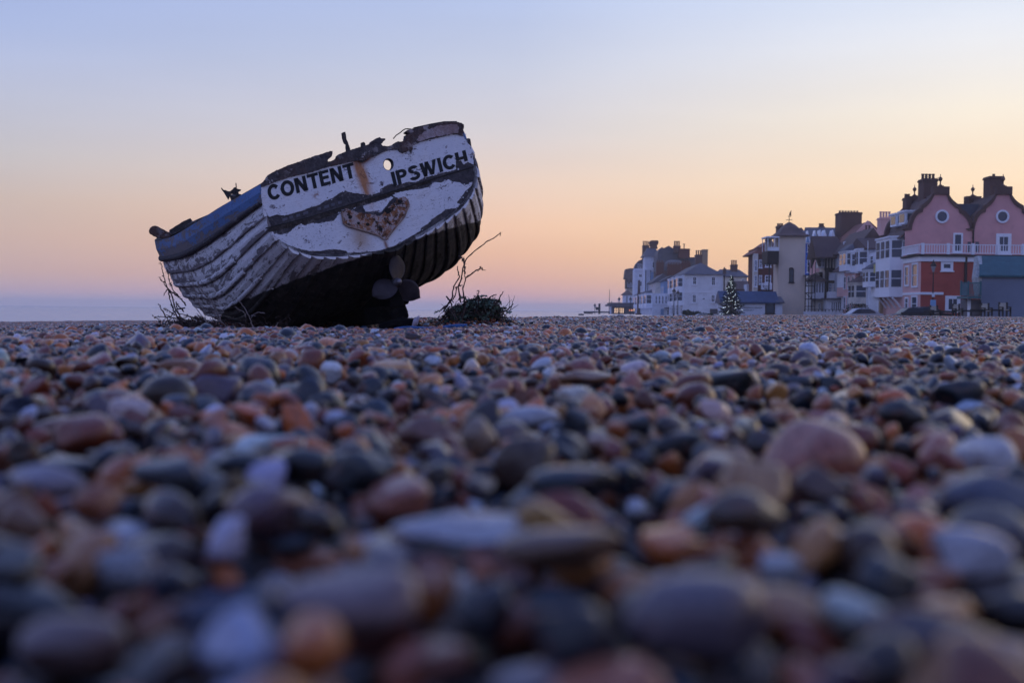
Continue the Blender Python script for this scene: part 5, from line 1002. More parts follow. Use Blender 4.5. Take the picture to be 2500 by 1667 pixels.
win(ht, 1998, 2004, 740, 758, 133.6, bars=(1, 0), fr=.07)
# bright blue house with pointed dormers
bh = bld('blue_house', 'bright blue house with pointed white dormers, behind the buff lookout tower', 1975, 146, 'house', 'seafront terrace houses')
block(bh, 'wall', P_bblue, 1960, 1978, 590, 146, 6, yb=672); block(bh, 'side_wall', P_lpink, 1978, 1990, 600, 145.5, 6); block(bh, 'lower_wall', P_cream, 1962, 1992, 672, 145, 6)
for a, b, t_, bt_ in ((1966, 1979, 563, 594), (1984, 1996, 562, 590)):
    frontprism(bh, 'pointed_dormer', P_trim, [(a, bt_), ((a+b)/2, t_), (b, bt_)], 144.6, 1.2); frontprism(bh, 'dormer_infill', P_blue, [(a+2.5, bt_-2), ((a+b)/2, t_+7), (b-2.5, bt_-2)], 144.5, .08)
for yt_, yb_ in ((596, 615), (634, 665), (684, 712)): win(bh, 1969, 1975, yt_, yb_, 144.95 if yt_ > 670 else 145.95, bars=(0, 1), fr=.08)
roof_u(bh, R_slate, 1964, 2003, 598, 563, 147, 9, .2)
# scaffolding in front of it
sc_ = bld('scaffolding', 'thin dark scaffolding frame standing against the half-timbered house', 1985, 132, 'scaffolding'); mb = MB()
for px in (1966, 1974, 1982, 1990): 
    for yy_ in (131, 132.4): x = X(px, 131); mb.tube([(x, yy_, ZB), (x, yy_, Z(640 if px > 1976 else 672, 131, px))], .045, 5)
for py in (672, 698, 715, 730, 748):
    for yy_ in (131, 132.4): mb.tube([(X(1965, 131), yy_, Z(py, 131, 1980)), (X(1991, 131), yy_, Z(py, 131, 1980))], .04, 5)
mb.tube([(X(1966, 131), 130.9, Z(715, 131, 1980)), (X(1982, 131), 130.9, Z(730, 131, 1980))], .04, 5); mb.tube([(X(1982, 131), 130.9, Z(672, 131, 1980)), (X(1966, 131), 130.9, Z(698, 131, 1980))], .04, 5)
mb.build('poles', P_black, sc_)
mb = MB(); mb.box(X(1965, 131), X(1991, 131), 131, 132.4, Z(673, 131, 1980), Z(672, 131, 1980)+.03); mb.build('boards', P_conc, sc_)
# roofs and stacks further back
br_ = bld('brick_house', 'dark-roofed house with a huge sooty brick chimney stack, behind the half-timbered one', 2075, 160); block(br_, 'wall', P_lpink, 1990, 2110, 600, 160, 10); roof_u(br_, R_slate, 1986, 2110, 600, 556, 160, 10, .3)
chim(br_, 2051, 2101, 518, 620, 158, 3., B_dark, 7, .35); 
for a in (1999, 2010, 2030): frontprism(br_, 'small_dormer', P_trim, [(a, 578), (a+4, 561), (a+9, 578)], 159, 2)
chim(br_, 1999, 2011, 553, 570, 166, 1., B_dark, 3, .5)
pg = bld('pink_gabled_house', 'pale pink gable with two dark stacks in front, behind the terrace roofs', 2118, 150); block(pg, 'wall', P_lpink, 2086, 2150, 572, 150, 8); frontprism(pg, 'gable', P_lpink, [(2084, 574), (2119, 538), (2150, 572)], 149.9, .3); roof_v(pg, R_red, 2086, 2152, 573, 540, 150.3, 8, .2)
chim(pg, 2112, 2127, 560, 580, 148, 1.2, B_dark, 2, .6); chim(pg, 2148, 2176, 531, 585, 140, 1.5, P_lpink, 4, .8)
# ---------------------------------------------------------------- lookout tower
tw = bld('lookout_tower', 'tall square buff lookout tower with dark peaked roof and ship weathervane', 1930, 132, 'tower')
block(tw, 'wall', P_tower, 1900, 1965, 574, 132, 3.4)
x0, x1 = X(1900, 132), X(1965, 132); ze = Z(574, 132, 1930); xm = (x0+x1)/2; zt_ = Z(543, 133.7, 1930); mb = MB(); V = []; prof = [(1.24, -.12), (1.24, .0), (1.04, .12), (.80, .42), (.58, .80), (.36, 1.15), (.08, 1.42)]; hz_ = (zt_-ze)/1.42; hw = (x1-x0)/2
for r_, z_ in prof:
    for sx, sy in ((-1, -1), (1, -1), (1, 1), (-1, 1)): V.append((xm+sx*hw*r_, 133.7+sy*1.7*r_, ze+z_*hz_))
mb.mesh(V, [(3, 2, 1, 0)]+[(i*4+a, i*4+(a+1) % 4, (i+1)*4+(a+1) % 4, (i+1)*4+a) for i in range(len(prof)-1) for a in range(4)]+[(24, 25, 26, 27)]); mb.build('roof', R_brown, tw)
vane = empty('weathervane', (xm, 133.7, zt_)); vane.parent = tw; vane.matrix_parent_inverse = tw.matrix_world.inverted()
mb = MB(); s_ = 132/F; mb.tube([(xm, 133.7, zt_-.2), (xm, 133.7, zt_+15*s_)], .035, 6); mb.tube([(xm-8*s_, 133.7, zt_+6*s_), (xm+8*s_, 133.7, zt_+6*s_)], .03, 5); mb.tube([(xm, 133.3, zt_+6*s_), (xm, 134.1, zt_+6*s_)], .03, 5); mb.build('pole', P_black, vane)
mb = MB(); q = [(-3.5, 15.5), (5, 15.5), (4.5, 14), (-2.5, 14)]; mb.prism(q, lambda z: (xm+z[0]*s_, 133.66, zt_+z[1]*s_), lambda z: (xm+z[0]*s_, 133.74, zt_+z[1]*s_)); q = [(-.5, 16.5), (1, 24), (5, 30), (4.5, 22), (5, 16.5)]; mb.prism(q, lambda z: (xm+z[0]*s_, 133.67, zt_+z[1]*s_), lambda z: (xm+z[0]*s_, 133.73, zt_+z[1]*s_)); mb.build('ship', P_black, vane)
win(tw, 1926, 1937.5, 657, 689, 132, fm=P_black, bars=(0, 1), fr=.07, name='window')
c = at(1931.7, 657, 132); mb = MB(); R_ = 5.8*132/F; mb.prism([(c[0]+R_*math.cos(a), c[2]+R_*.7*math.sin(a)) for a in np.linspace(0, math.pi, 10)], lambda q: (q[0], 131.92, q[1]), lambda q: (q[0], 131.99, q[1])); mb.build('window_head', P_black, tw)
# glazed lookout box and its dark base, spiral stair below
mb = MB(); a0, a1 = X(1871, 131.6), X(1899, 131.6); mb.box(a0, a1, 131.3, 134.2, Z(644, 131.6, 1885), Z(613, 131.6, 1885)); mb.build('lookout_base', P_black, tw)
mb = MB(); zb0, zb1 = Z(612.6, 131.6, 1885), Z(579, 131.6, 1885); 
for x in (a0, (a0+a1)/2+.1, a1-.06): 
    for y in (131.3, 132.7, 134.14): mb.box(x, x+.07, y, y+.06, zb0, zb1-.08)
mb.box(a0-.08, a1, 131.2, 134.3, zb1-.08, zb1+.08); mb.box(a0, a1, 131.3, 131.36, zb0+.35, zb0+.42); mb.box(a0, a1, 131.31, 131.35, zb0, zb0+.35); mb.build('lookout_frame', P_trim, tw)
mb = MB(); mb.box(a0+.3, a1-.2, 134.0, 134.05, zb0, zb1-.1); mb.build('lookout_blind', P_cream, tw)
mb = MB()
for k in range(14): a = k*.7; z_ = ZB+.8+k*.24; mb.tube([(a1-.8, 132.6, z_), (a1-.8+.7*math.cos(a), 132.6+.7*math.sin(a), z_)], .06, 4); mb.tube([(a1-.8+.7*math.cos(a), 132.6+.7*math.sin(a), z_), (a1-.8+.7*math.cos(a+.7), 132.6+.7*math.sin(a+.7), z_+.24)], .03, 4)
mb.tube([(a1-.8, 132.6, ZB), (a1-.8, 132.6, Z(645, 131.6, 1885))], .08, 6); mb.build('spiral_stair', P_black, tw)
# gallery building at its foot
ga = bld('beach_gallery', 'low white building with blue slate roof and dark door beside the buff tower', 1850, 129, 'building')
block(ga, 'wall', P_white, 1764, 1911, 738, 129, 4); roof_u(ga, R_blue, 1764, 1896, 738, 711, 129, 4, .3, hip=.0, skew=.0); roof_u(ga, R_slate, 1898, 1911, 738, 724, 128.95, 2, .2, hip=.2)
win(ga, 1869, 1892.5, 739, 766, 129, fm=P_black, gm=G_win, bars=(0, 0), fr=.12, name='dark_door')
mb = MB()
def tiny_text(word, x0, y0, h, par, d=129, wch=None, name='sign_lettering', m=None):
    c = bpy.data.curves.new(name, 'FONT'); c.body = word; c.size = h*d/F*1.38; c.extrude = .01; c.align_x = 'LEFT'; c.space_character = 1.25; o = bpy.data.objects.new('tmp', c); COL.objects.link(o); bpy.context.view_layer.update(); me = bpy.data.meshes.new_from_object(o.evaluated_get(bpy.context.evaluated_depsgraph_get())); bpy.data.objects.remove(o)
    me.materials.clear(); me.materials.append(m or M_let); q = bpy.data.objects.new(name, me); COL.objects.link(q); p = at(x0, y0, d); q.parent = par; q.matrix_parent_inverse = par.matrix_world.inverted(); q.location = (p[0], d-.03, p[2]); q.rotation_euler = (math.pi/2, 0, 0); return q
tiny_text('ALDEBURGH BEACH', 1806, 752.5, 3.6, ga); tiny_text('LOOKOUT', 1817, 758.5, 3.0, ga)
# ---------------------------------------------------------------- brick house and the low roofs between tree and tower
bk = bld('red_brick_house', 'tall red brick house with white sash windows, left of the buff tower', 1860, 165)
block(bk, 'wall', B_brick, 1849, 1905, 604, 165, 9); block(bk, 'bay', P_cream, 1839, 1850, 619, 164.6, 1.); roof_v(bk, R_red, 1838, 1905, 619, 586, 165, 9, .2, apex=.62); frontprism(bk, 'rear_roof', R_brown, [(1938, 576), (1948, 557), (1957, 556), (1974, 577)], 169, 3); chim(bk, 1897, 1912, 551, 580, 168, 1.4, B_dark, 3, .4)
for a, b, t_, e_ in ((1852, 1860, 634, 654), (1867, 1882, 634, 652), (1852, 1860, 672, 694), (1867, 1882, 672, 690), (1841, 1848, 634, 662), (1841, 1848, 672, 700)): win(bk, a, b, t_, e_, 165 if a > 1850 else 164.6, bars=(1, 1), fr=.12)
block(bk, 'balcony', P_trim, 1861, 1885, 691, 163.6, 1.3, yb=707)
lr = bld('low_roofed_house', 'low house with a brown roof and white side wall, right of the lit tree', 1810, 175); block(lr, 'wall', B_dark, 1785, 1822, 706, 175, 6); roof_u(lr, R_brown, 1788, 1840, 712, 686, 175, 7, .2); block(lr, 'side_wall', P_white, 1823, 1843, 694, 173, 3)
cr = bld('cream_house', 'cream house with a slate roof and three-pot chimney behind the lit tree', 1790, 215); block(cr, 'wall', P_cream, 1750, 1824, 674, 215, 9); roof_u(cr, R_slate, 1752, 1824, 675, 658, 215, 9, .3, hip=1.2); chim(cr, 1785, 1800, 646, 665, 218, 1.3, B_dark, 3, .9); win(cr, 1811, 1816, 681, 690, 215, bars=(0, 0)); chim(cr, 1766, 1772, 656, 668, 216, .8, B_dark, 1, .3)
# ---------------------------------------------------------------- the far terrace at the left of the town
z5 = lambda x, y: (1400+x/5.227, 560+y/5.227)
wh = bld('white_seafront_house', 'big plain white house with four sash windows and hipped slate roof', 1720, 200)
block(wh, 'wall', P_white, 1670, 1765, 669, 200, 34); 
# hipped roof over the long block
mb = MB(); x0, x1 = X(1668, 199.6), X(1767, 199.6); ze = Z(670, 200, 1715); P_ = [(x0, 199.5, ze), (x1, 199.5, ze), (x1, 234.5, ze), (x0, 234.5, ze), ((x0+x1)/2, 204, ze+2.2), ((x0+x1)/2, 231, ze+2.2)]; P_ = [W3(*p, 200) for p in P_]; mb.mesh(P_, [(3, 2, 1, 0), (0, 1, 4), (1, 2, 5, 4), (2, 3, 5), (3, 0, 4, 5)]); mb.build('roof', R_slate, wh)
for a, b, t_, e_ in ((1518, 1572, 603, 707), (1757, 1812, 603, 717), (1518, 1570, 830, 937), (1757, 1810, 832, 932)): win(wh, z5(a, 0)[0], z5(b, 0)[0], z5(0, t_)[1], z5(0, e_)[1], 200, bars=(1, 1), fr=.12)
win(wh, z5(1645, 0)[0], z5(1685, 0)[0], z5(0, 870)[1], z5(0, 898)[1], 200, bars=(0, 0), fr=.1, name='vent', sill=False); win(wh, 1734, 1756, 754, 766, 200, fm=B_dark, bars=(0, 0), fr=.1, name='garage_opening', sill=False)
mb = MB(); mb.box(X(1670, 200)-.05, X(1765, 200)+.05, 199.94, 199.998, Z(714.5, 200, 1715), Z(713, 200, 1715)); mb.build('string_course', P_trim, wh)
mb = MB(); mb.tube([(X(1768, 199.8), 199.8, ZB), (X(1768, 199.8), 199.8, Z(672, 200, 1768))], .12, 6); mb.build('drainpipe', P_black, wh)
xw = X(1670, 200)
for k in range(3): baybox(wh, xw, 200, 202+k*9, 206.5+k*9, Z(745, 200, 1670), Z(675, 200, 1670), .9, floors=2, nwin=3)
for k in range(3): swin(wh, xw, 200, 202.5+k*9, 205.5+k*9, Z(768, 200, 1670), Z(751, 200, 1670)); swin(wh, xw, 200, 207.5+k*9, 209+k*9, Z(768, 200, 1670), Z(748, 200, 1670))
bl = bld('pale_blue_house', 'narrow pale blue house wedged in the far terrace, left of the white sash-windowed one', 1625, 236); block(bl, 'wall', P_blue, 1621, 1650, 685, 236, 10); roof_v(bl, R_slate, 1618, 1660, 685, 672, 236, 10, .2); swins(bl, 1621, 236, 10, ((700, 725),), 2)
tc_ = bld('cream_terrace', 'low cream terrace with sash windows stepping away beyond the pale blue house', 1605, 248); block(tc_, 'wall', P_cream, 1600, 1640, 687, 248, 20); roof_v(tc_, R_slate, 1597, 1640, 688, 668, 248, 22, .3); swins(tc_, 1600, 248, 20, ((693, 710),), 5)
lw = bld('white_terrace', 'row of low white bay-fronted cottages below the far tall houses', 1600, 232, 'terrace'); block(lw, 'wall', P_white, 1593, 1632, 716, 232, 60)
for k in range(5): baybox(lw, X(1593, 232), 232, 233+k*11, 239+k*11, Z(752, 232, 1593), Z(717, 232, 1593), 1.2, floors=1, nwin=3, roofm=R_slate)
for k in range(4): win(lw, 1600+k*8, 1605+k*8, 722, 742, 232, bars=(0, 1), fr=.1)
win(lw, 1614, 1621, 754, 768, 231.9, fm=P_blue, gm=P_blue, bars=(0, 0), fr=.15, name='blue_door'); win(lw, 1628, 1640, 756, 770, 231.9, bars=(1, 1), fr=.15, name='porch'); block(lw, 'porch_roof', P_conc, 1624, 1634, 751, 230.5, 2, yb=753)
# tall white tower-like house with pyramid roof
tt = bld('turreted_house', 'tall white house with a dark pyramid-roofed corner turret at the far end of the front', 1590, 290); block(tt, 'turret', P_white, 1574, 1611, 626, 290, 9)
mb = MB(); x0, x1 = X(1572, 289.7), X(1613, 289.7); ze = Z(626, 290, 1590); cx_ = (x0+x1)/2; mb.mesh([(x0, 289.4, ze), (x1, 289.4, ze), (x1, 299.6, ze), (x0, 299.6, ze), (cx_-.9, 293.6, Z(604, 290, 1590)), (cx_+1.1, 293.6, Z(604, 290, 1590)), (cx_+1.1, 295, Z(604, 290, 1590)), (cx_-.9, 295, Z(604, 290, 1590))], [(3, 2, 1, 0), (0, 1, 5, 4), (1, 2, 6, 5), (2, 3, 7, 6), (3, 0, 4, 7), (4, 5, 6, 7)]); mb.build('roof', R_slate, tt)
mb = MB(); cc0 = at(1597.5, 604, 294); mb.prism([(1587, 607), (1590, 600), (1587.5, 595), (1587, 590), (1590, 587), (1606, 587), (1608, 590), (1607, 596), (1604, 600), (1606, 607)], lambda q: tuple(at(*q, 293.5)), lambda q: (at(*q, 293.5)[0], 296.5, at(*q, 293.5)[2])); mb.build('chimney', B_dark, tt)
chim(tt, 1568.5, 1583.5, 599, 645, 300, 2., B_dark, 4, 1.2); block(tt, 'wall', P_white, 1549, 1575, 657, 300, 10); win(tt, 1591, 1600, 638, 655, 290, bars=(0, 0), fr=.2); mb = MB(); mb.box(X(1549, 300)-.3, X(1576, 300), 299.6, 300, Z(660, 300, 1560), Z(656, 300, 1560)); mb.box(X(1573, 290)-.2, X(1611, 290)+.2, 289.7, 289.99, Z(660, 290, 1590), Z(657, 290, 1590)); mb.build('cornice', P_trim, tt)
for yt_, yb_ in ((668, 678), (685, 700), (715, 735)): win(tt, 1558, 1568, yt_, yb_, 300, bars=(1, 0), fr=.2)
frontprism(tt, 'mansard', R_slate, [(1549, 656), (1553, 644), (1560, 636), (1570, 632), (1572, 656)], 301, 8); 
for k in range(3): win(tt, 1556+k*5, 1559+k*5, 644, 655, 300.6, bars=(0, 0), fr=.15, name='dormer', sill=False)
block(tt, 'blue_return', P_blue, 1589, 1597, 664, 288, 1.5, yb=712); block(tt, 'tan_return', P_tan, 1596, 1613, 660, 287, 1.5, yb=688)
mb = MB(); 
for k in range(3): x = X(1576+k*12, 289.6); mb.tube([(x, 289.5, ZB), (x, 289.5, Z(660, 290, 1590))], .1, 5)
mb.build('drainpipes', P_black, tt)
# dark roof mass of the big house behind
rm = bld('big_roofed_house', 'large dark gabled roof with several brick stacks, rising behind the far white houses', 1650, 275); block(rm, 'wall', B_dark, 1608, 1706, 628, 275, 14)
frontprism(rm, 'roof', R_slate, [(1606, 660), (1606, 618), (1610, 609), (1616, 603), (1620, 606), (1633, 600), (1636, 602), (1646, 608), (1660, 608), (1683, 610), (1683, 628), (1699, 628), (1708, 660)], 274, 14); frontprism(rm, 'gable', P_conc, [(1608, 613), (1633, 601), (1619, 614)], 273.8, .3)
chim(rm, 1645, 1660, 600, 618, 272, 2., B_dark, 4, 1.2); chim(rm, 1657, 1683, 607, 630, 271, 2.5, B_brick, 0); mb = MB(); c = at(1670, 608, 272); mb.tube([tuple(c), (c[0], c[1], c[2]+1.1)], .12, 6); mb.lathe([(.3, 0), (.3, .12)], (c[0], c[1], c[2]+1.1), 8); mb.build('flue', P_black, rm)
chim(rm, 1698, 1713, 622, 660, 240, 1.6, B_dark, 3, 1.0); chim(rm, 1714, 1727, 609, 655, 240, 1.6, P_tan, 0); chim(rm, 1603, 1620, 640, 672, 262, 1.6, B_brick, 3, .5); chim(rm, 1630, 1662, 646, 672, 255, 1.6, B_brick, 5, .5); chim(rm, 1664, 1685, 642, 665, 250, 1.6, B_brick, 5, .6)
mb = MB(); c = at(1646, 644, 262); mb.lathe([(2.2, -.8), (2.2, 0), (1.9, .5), (1.1, .8), (.1, .9)], tuple(c), 12); mb.build('pale_dome', P_conc, rm)
# half-timbered jettied house at the far left end
hf = bld('timbered_inn', 'dark-gabled half-timbered inn at the seaward end of the town', 1537, 330); block(hf, 'wall', P_cream, 1531, 1552, 700, 330, 10); block(hf, 'jetty', P_black, 1529, 1550, 680, 329, 10, yb=704)
frontprism(hf, 'gable_roof', R_brown, [(1525, 680), (1528, 657), (1538, 655), (1549, 655), (1549, 684), (1545, 700), (1540, 680), (1536, 697), (1531, 680)], 328.5, 10)
for k in range(4): win(hf, 1532+k*4.5, 1535+k*4.5, 689, 702, 328.9, bars=(0, 0), fr=.25, name='window', sill=False)
block(hf, 'lower_wing', P_white, 1523, 1545, 718, 326, 8); roof_u(hf, R_brown, 1522, 1544, 719, 709, 326, 8, .4, hip=1.5); win(hf, 1530, 1532, 722, 738, 326, bars=(0, 0), fr=.1, fm=P_black, sill=False)
# low pavilion with lit windows
pv = bld('lit_pavilion', 'low flat-roofed pavilion with warm lit windows at the seaward end', 1510, 300, 'building'); block(pv, 'wall', P_conc, 1496, 1550, 748, 300, 10); mb = MB(); mb.box(X(1488, 299), X(1550, 299), 298.5, 312, Z(748, 299, 1520), Z(743, 299, 1520)); mb.box(X(1492, 299), X(1550, 299), 299.2, 311, Z(743, 299, 1520)+.003, Z(739, 299, 1520)); mb.build('roof', P_conc, pv)
for k in range(5): win(pv, 1500+k*4.9, 1504.6+k*4.9, 751, 765, 299.9, fm=P_conc, gm=G_lit, bars=(0, 1), fr=.12, name='lit_window', sill=False)
win(pv, 1536, 1546, 755, 760, 299.9, fm=P_conc, gm=G_oran, bars=(1, 0), fr=.08, name='lit_window', sill=False); win(pv, 1547, 1550, 753, 760, 299.85, fm=P_conc, gm=G_lit, bars=(0, 0), fr=.05, name='lit_window', sill=False)
mb = MB(); c = at(1493, 748, 299); s_ = 299/F; mb.mesh([tuple(c+np.array(v)*s_) for v in ((-4, 0, 2), (3, 0, 2), (3, 4*0+1/s_, 2), (-4, 1/s_, 2), (0, .5/s_, 14))], [(3, 2, 1, 0), (0, 1, 4), (1, 2, 4), (2, 3, 4), (3, 0, 4)]); mb.build('spirelet', R_slate, pv)
mb = MB(); x = X(1489, 300); mb.box(x, x+.4, 299, 299.4, ZB, Z(748, 300, 1490)); mb.build('post', P_white, pv)
sw_ = bld('sea_shelter', 'long low flat-roofed beach shelter at the far left end of the town', 1450, 310, 'shelter'); block(sw_, 'roof', P_conc, 1426, 1500, 760, 310, 6, yb=763.5); block(sw_, 'wall', simple('shelter_brick', (.16, .13, .12, 1), .9, .2, 2.), 1427, 1449, 763.4, 310.3, 5); block(sw_, 'back_wall', P_white, 1450, 1500, 766, 315, .4); block(sw_, 'end_wall', P_conc, 1413, 1426, 770, 309, 3)
sg = bld('notice_board', 'dark square notice board on a post above the beach shelter', 1458, 300, 'sign'); mb = MB(); mb.box(X(1455, 300), X(1462, 300), 299.9, 300, Z(757, 300, 1458), Z(749.5, 300, 1458)); mb.build('board', P_black, sg); mb = MB(); x = X(1464, 300); mb.tube([(x, 300, ZB), (x, 300, Z(741, 300, 1464))], .28, 6); mb.build('post', P_black, sg)
def pole(px, d, yt, r_, label, m=None, name='pole', cat='pole'):
    o = empty(name, (X(px, d), d, ZB), label, cat); mb = MB(); x = X(px, d); mb.tube([(x, d, ZB), (x, d, Z(yt, d, px))], [r_, r_*.6], 6); mb.build('shaft', m or P_black, o); mb = MB(); mb.lathe([(r_*1.6, 0), (r_*1.6, .3), (r_, .4)], (x, d, ZB), 8); mb.build('base', m or P_black, o); return o
pole(1488.2, 302, 706, .10, 'slim flagpole rising from the lit pavilion', name='flagpole', cat='flagpole')
pole(1560, 260, 684, .42, 'thick brown telegraph post in front of the far white houses', m=B_dark, name='telegraph_post', cat='post'); pole(1581.5, 255, 690, .08, 'thin dark pole before the far white houses')
def lamp(px, d, yt, label, yb=None):
    o = empty('street_lamp', (X(px, d), d, ZB), label, 'street lamp', 'Victorian street lamps'); x = X(px, d); zt_ = Z(yt, d, px); s = 1.0 if d < 100 else 1.35
    mb = MB(); mb.lathe([(.13, 0), (.13, .5), (.07, .6), (.055, 2.5), (.045, zt_-ZB-1.0*s)], (x, d, ZB), 8); mb.build('post', P_black, o)
    mb = MB(); z0 = zt_-1.0*s; mb.lathe([(.08*s, 0), (.22*s, .48*s)], (x, d, z0), 6); mb.build('lantern_glass', glassy('lantern_glass', (.3, .3, .32)), o)
    mb = MB(); mb.lathe([(.26*s, .48*s), (.28*s, .52*s), (.10*s, .78*s), (.05*s, .85*s), (.03*s, 1.0*s)], (x, d, z0), 6); mb.build('lantern_cap', P_black, o); mb = MB(); mb.tube([(x-.35*s, d, z0-.1), (x+.35*s, d, z0-.1)], .02*s, 5); mb.build('ladder_bar', P_black, o); return o
l1 = lamp(2278, 92, 634, 'tall black street lamp with a blue notice on its post, before the red wall')
mb = MB(); x = X(2277, 92); mb.box(x-.22, x+.22, 91.8, 91.86, Z(748, 92, 2277), Z(732, 92, 2277)); o = mb.build('notice', simple('pale_blue_notice', (.30, .52, .78, 1), .5, .1, 2.), l1); mb = MB(); mb.box(x-.1, x+.12, 91.8, 91.86, Z(725, 92, 2277), Z(716, 92, 2277)); mb.build('small_notice', P_trim, l1)
lamp(1453, 310, 740, 'small distant street lamp above the beach shelter'); lamp(1512, 285, 724, 'street lamp in front of the lit pavilion'); lamp(1540, 262, 724, 'street lamp beside the thick telegraph post'); lamp(1646, 190, 702, 'left of the two street lamps before the big white house'); lamp(1655.5, 196, 707, 'right of the two street lamps before the big white house')
# ---------------------------------------------------------------- benches, cars, hedge
M_slat = simple('cream_bench_slats', (.45, .42, .36, 1), .7, .12, 3.); M_bench = simple('dark_bench_frame', (.03, .03, .035, 1), .6, .2, 3.)
def bench(px0, px1, yt, d, label, turn=0.):
    xc = X((px0+px1)/2, d); w = X(px1, d)-X(px0, d); zt_ = Z(yt, d, px0); o = empty('bench', (xc, d, zt_-.95), label, 'bench', 'promenade benches'); o.rotation_euler = (0, 0, turn); bpy.context.view_layer.update(); L = w/2
    def b(x0, x1, y0, y1, z0, z1, nm, m): mb = MB(); mb.box(x0, x1, y0, y1, z0, z1); mb.build(nm, m, o, world=False)
    mb = MB()
    for k in range(4): mb.box(-L, L-.06, .28+k*.02, .31+k*.02, .50+k*.11, .595+k*.11)
    mb.build('backrest', M_slat, o, world=False); mb = MB()
    for k in range(4): mb.box(-L, L-.06, -.20+k*.12, -.10+k*.12, .42, .46)
    mb.build('seat', M_slat, o, world=False)
    for sx in (-L-.04, L-.02): mb = MB(); mb.box(sx, sx+.10, -.24, .40, .36, .50); mb.box(sx, sx+.10, .33, .43, 0, .98); mb.box(sx, sx+.10, -.24, -.16, 0, .66); mb.box(sx, sx+.10, -.24, .33, .60, .66); mb.build('end_frame', M_bench, o, world=False)
    b(-L-2.1, -L-.06, .05, .12, .36, .48, 'side_rail', M_bench); b(-L-2.1, -L-2.0, .0, .16, 0, .37, 'side_leg', M_bench); return o
bench(2277, 2293, 746, 78, 'cream-backed bench by the street lamp, leftmost of the four'); bench(2332, 2347, 742, 78, 'cream-backed bench below the red wall window, second from left'); bench(2402, 2419, 740.5, 78, 'cream-backed bench before the blue-grey wall, second from right'); bench(2446, 2464, 738.5, 78, 'cream-backed bench nearest the right edge')
def car(px0, px1, yt, d, col, label, flip=1):
    x0, x1 = X(px0, d), X(px1, d); L = 4.2; xc = (x0+x1)/2; zt_ = Z(yt, d, px0); o = empty('parked_car', (xc, d, zt_-1.45), label, 'car', 'cars parked along the promenade')
    body = [(-2.1, .25), (-2.12, .62), (-1.9, .80), (-1.15, .90), (-.55, 1.36), (-.2, 1.45), (.75, 1.43), (1.35, 1.18), (1.75, .95), (2.08, .88), (2.14, .6), (2.12, .25)]; pm = simple('car_paint', col, .3, .1, 1., spec=.6)
    mb = MB(); mb.prism([(x*flip, z) for x, z in body], lambda q: (q[0], -.82, q[1]), lambda q: (q[0], .82, q[1])); mb.build('body', pm, o, world=False, bevel=.06)
    gl = [(-1.05, .92), (-.5, 1.30), (-.2, 1.38), (.7, 1.36), (1.2, 1.14), (1.35, .95)]; mb = MB(); mb.prism([(x*flip, z) for x, z in gl], lambda q: (q[0], -.835, q[1]), lambda q: (q[0], .835, q[1])); mb.build('side_windows', G_win, o, world=False)
    for wx in (-1.3, 1.3):
        for wy in (-.84, .64): 
            mb = MB(); n = 16; mb.mesh([(wx+.32*math.cos(2*math.pi*k/n), y, .32+.32*math.sin(2*math.pi*k/n)) for y in (wy, wy+.2) for k in range(n)], [tuple(range(n-1, -1, -1)), tuple(range(n, 2*n))]+[(k, (k+1) % n, n+(k+1) % n, n+k) for k in range(n)]); mb.build('wheel', P_black, o, world=False)
    return o
car(2202, 2250, 750, 96, (.02, .025, .035, 1), 'dark car at the foot of the white bays'); car(2240, 2290, 748, 97, (.02, .02, .03, 1), 'dark car parked before the red wall', -1)
car(1465, 1483, 770, 262, (.6, .62, .66, 1), 'white car in front of the beach shelter, leftmost parked car'); car(1493, 1508, 769, 255, (.45, .47, .52, 1), 'silver car before the lit pavilion'); car(1503, 1522, 768, 245, (.55, .58, .62, 1), 'pale car just right of the silver one'); car(1530, 1548, 770, 250, (.12, .13, .16, 1), 'dark grey car below the timbered inn'); car(1697, 1726, 766, 185, (.55, .57, .62, 1), 'white car in front of the white house with four sash windows'); car(1648, 1668, 768, 188, (.5, .52, .6, 1), 'pale car under the paired street lamps'); car(2088, 2112, 752, 110, (.55, .56, .6, 1), 'white car before the terrace bays')
# leaf-clump builder for hedges and the tree
def leaf_cloud(mb, centres, n, size, r, mi=0, squash=1.):
    for _ in range(n):
        c = centres[r.integers(len(centres))]; v = r.normal(size=3); v /= np.linalg.norm(v); p = np.array(c[:3])+v*c[3]*r.uniform(.35, 1.05)**.6*np.array([1, 1, squash]); s = size*r.uniform(.6, 1.5); a = r.normal(size=3); a /= np.linalg.norm(a); b = np.cross(a, r.normal(size=3)); b /= np.linalg.norm(b); a, b = a*s, b*s*.55
        mb.quad([p-a, p+b, p+a, p-b], mi)
M_leaf = simple('dark_evergreen', (.035, .055, .035, 1), .8, .6, 2.)
def bush(px0, px1, yt, d, label, seed=1):
    r = np.random.default_rng(seed); x0, x1 = X(px0, d), X(px1, d); h = Z(yt, d, px0)-ZB; o = empty('hedge', ((x0+x1)/2, d, ZB), label, 'hedge'); cs_ = [(x0+(x1-x0)*(k+.5)/6, d+r.uniform(-.3, .3), ZB+h*r.uniform(.3, .65), h*.42) for k in range(6)]+[(x0+(x1-x0)*(k+.5)/8, d, ZB+h*.25, h*.35) for k in range(8)]
    mb = MB(); leaf_cloud(mb, cs_, 2600, .09*d/130, r); mb.build('foliage', M_leaf, o); mb = MB(); 
    for k in range(5): x = x0+(x1-x0)*(k+.5)/5; mb.tube([(x, d, ZB-.1), (x+.05, d, ZB+h*.5)], .06, 5)
    mb.build('stems', B_dark, o)
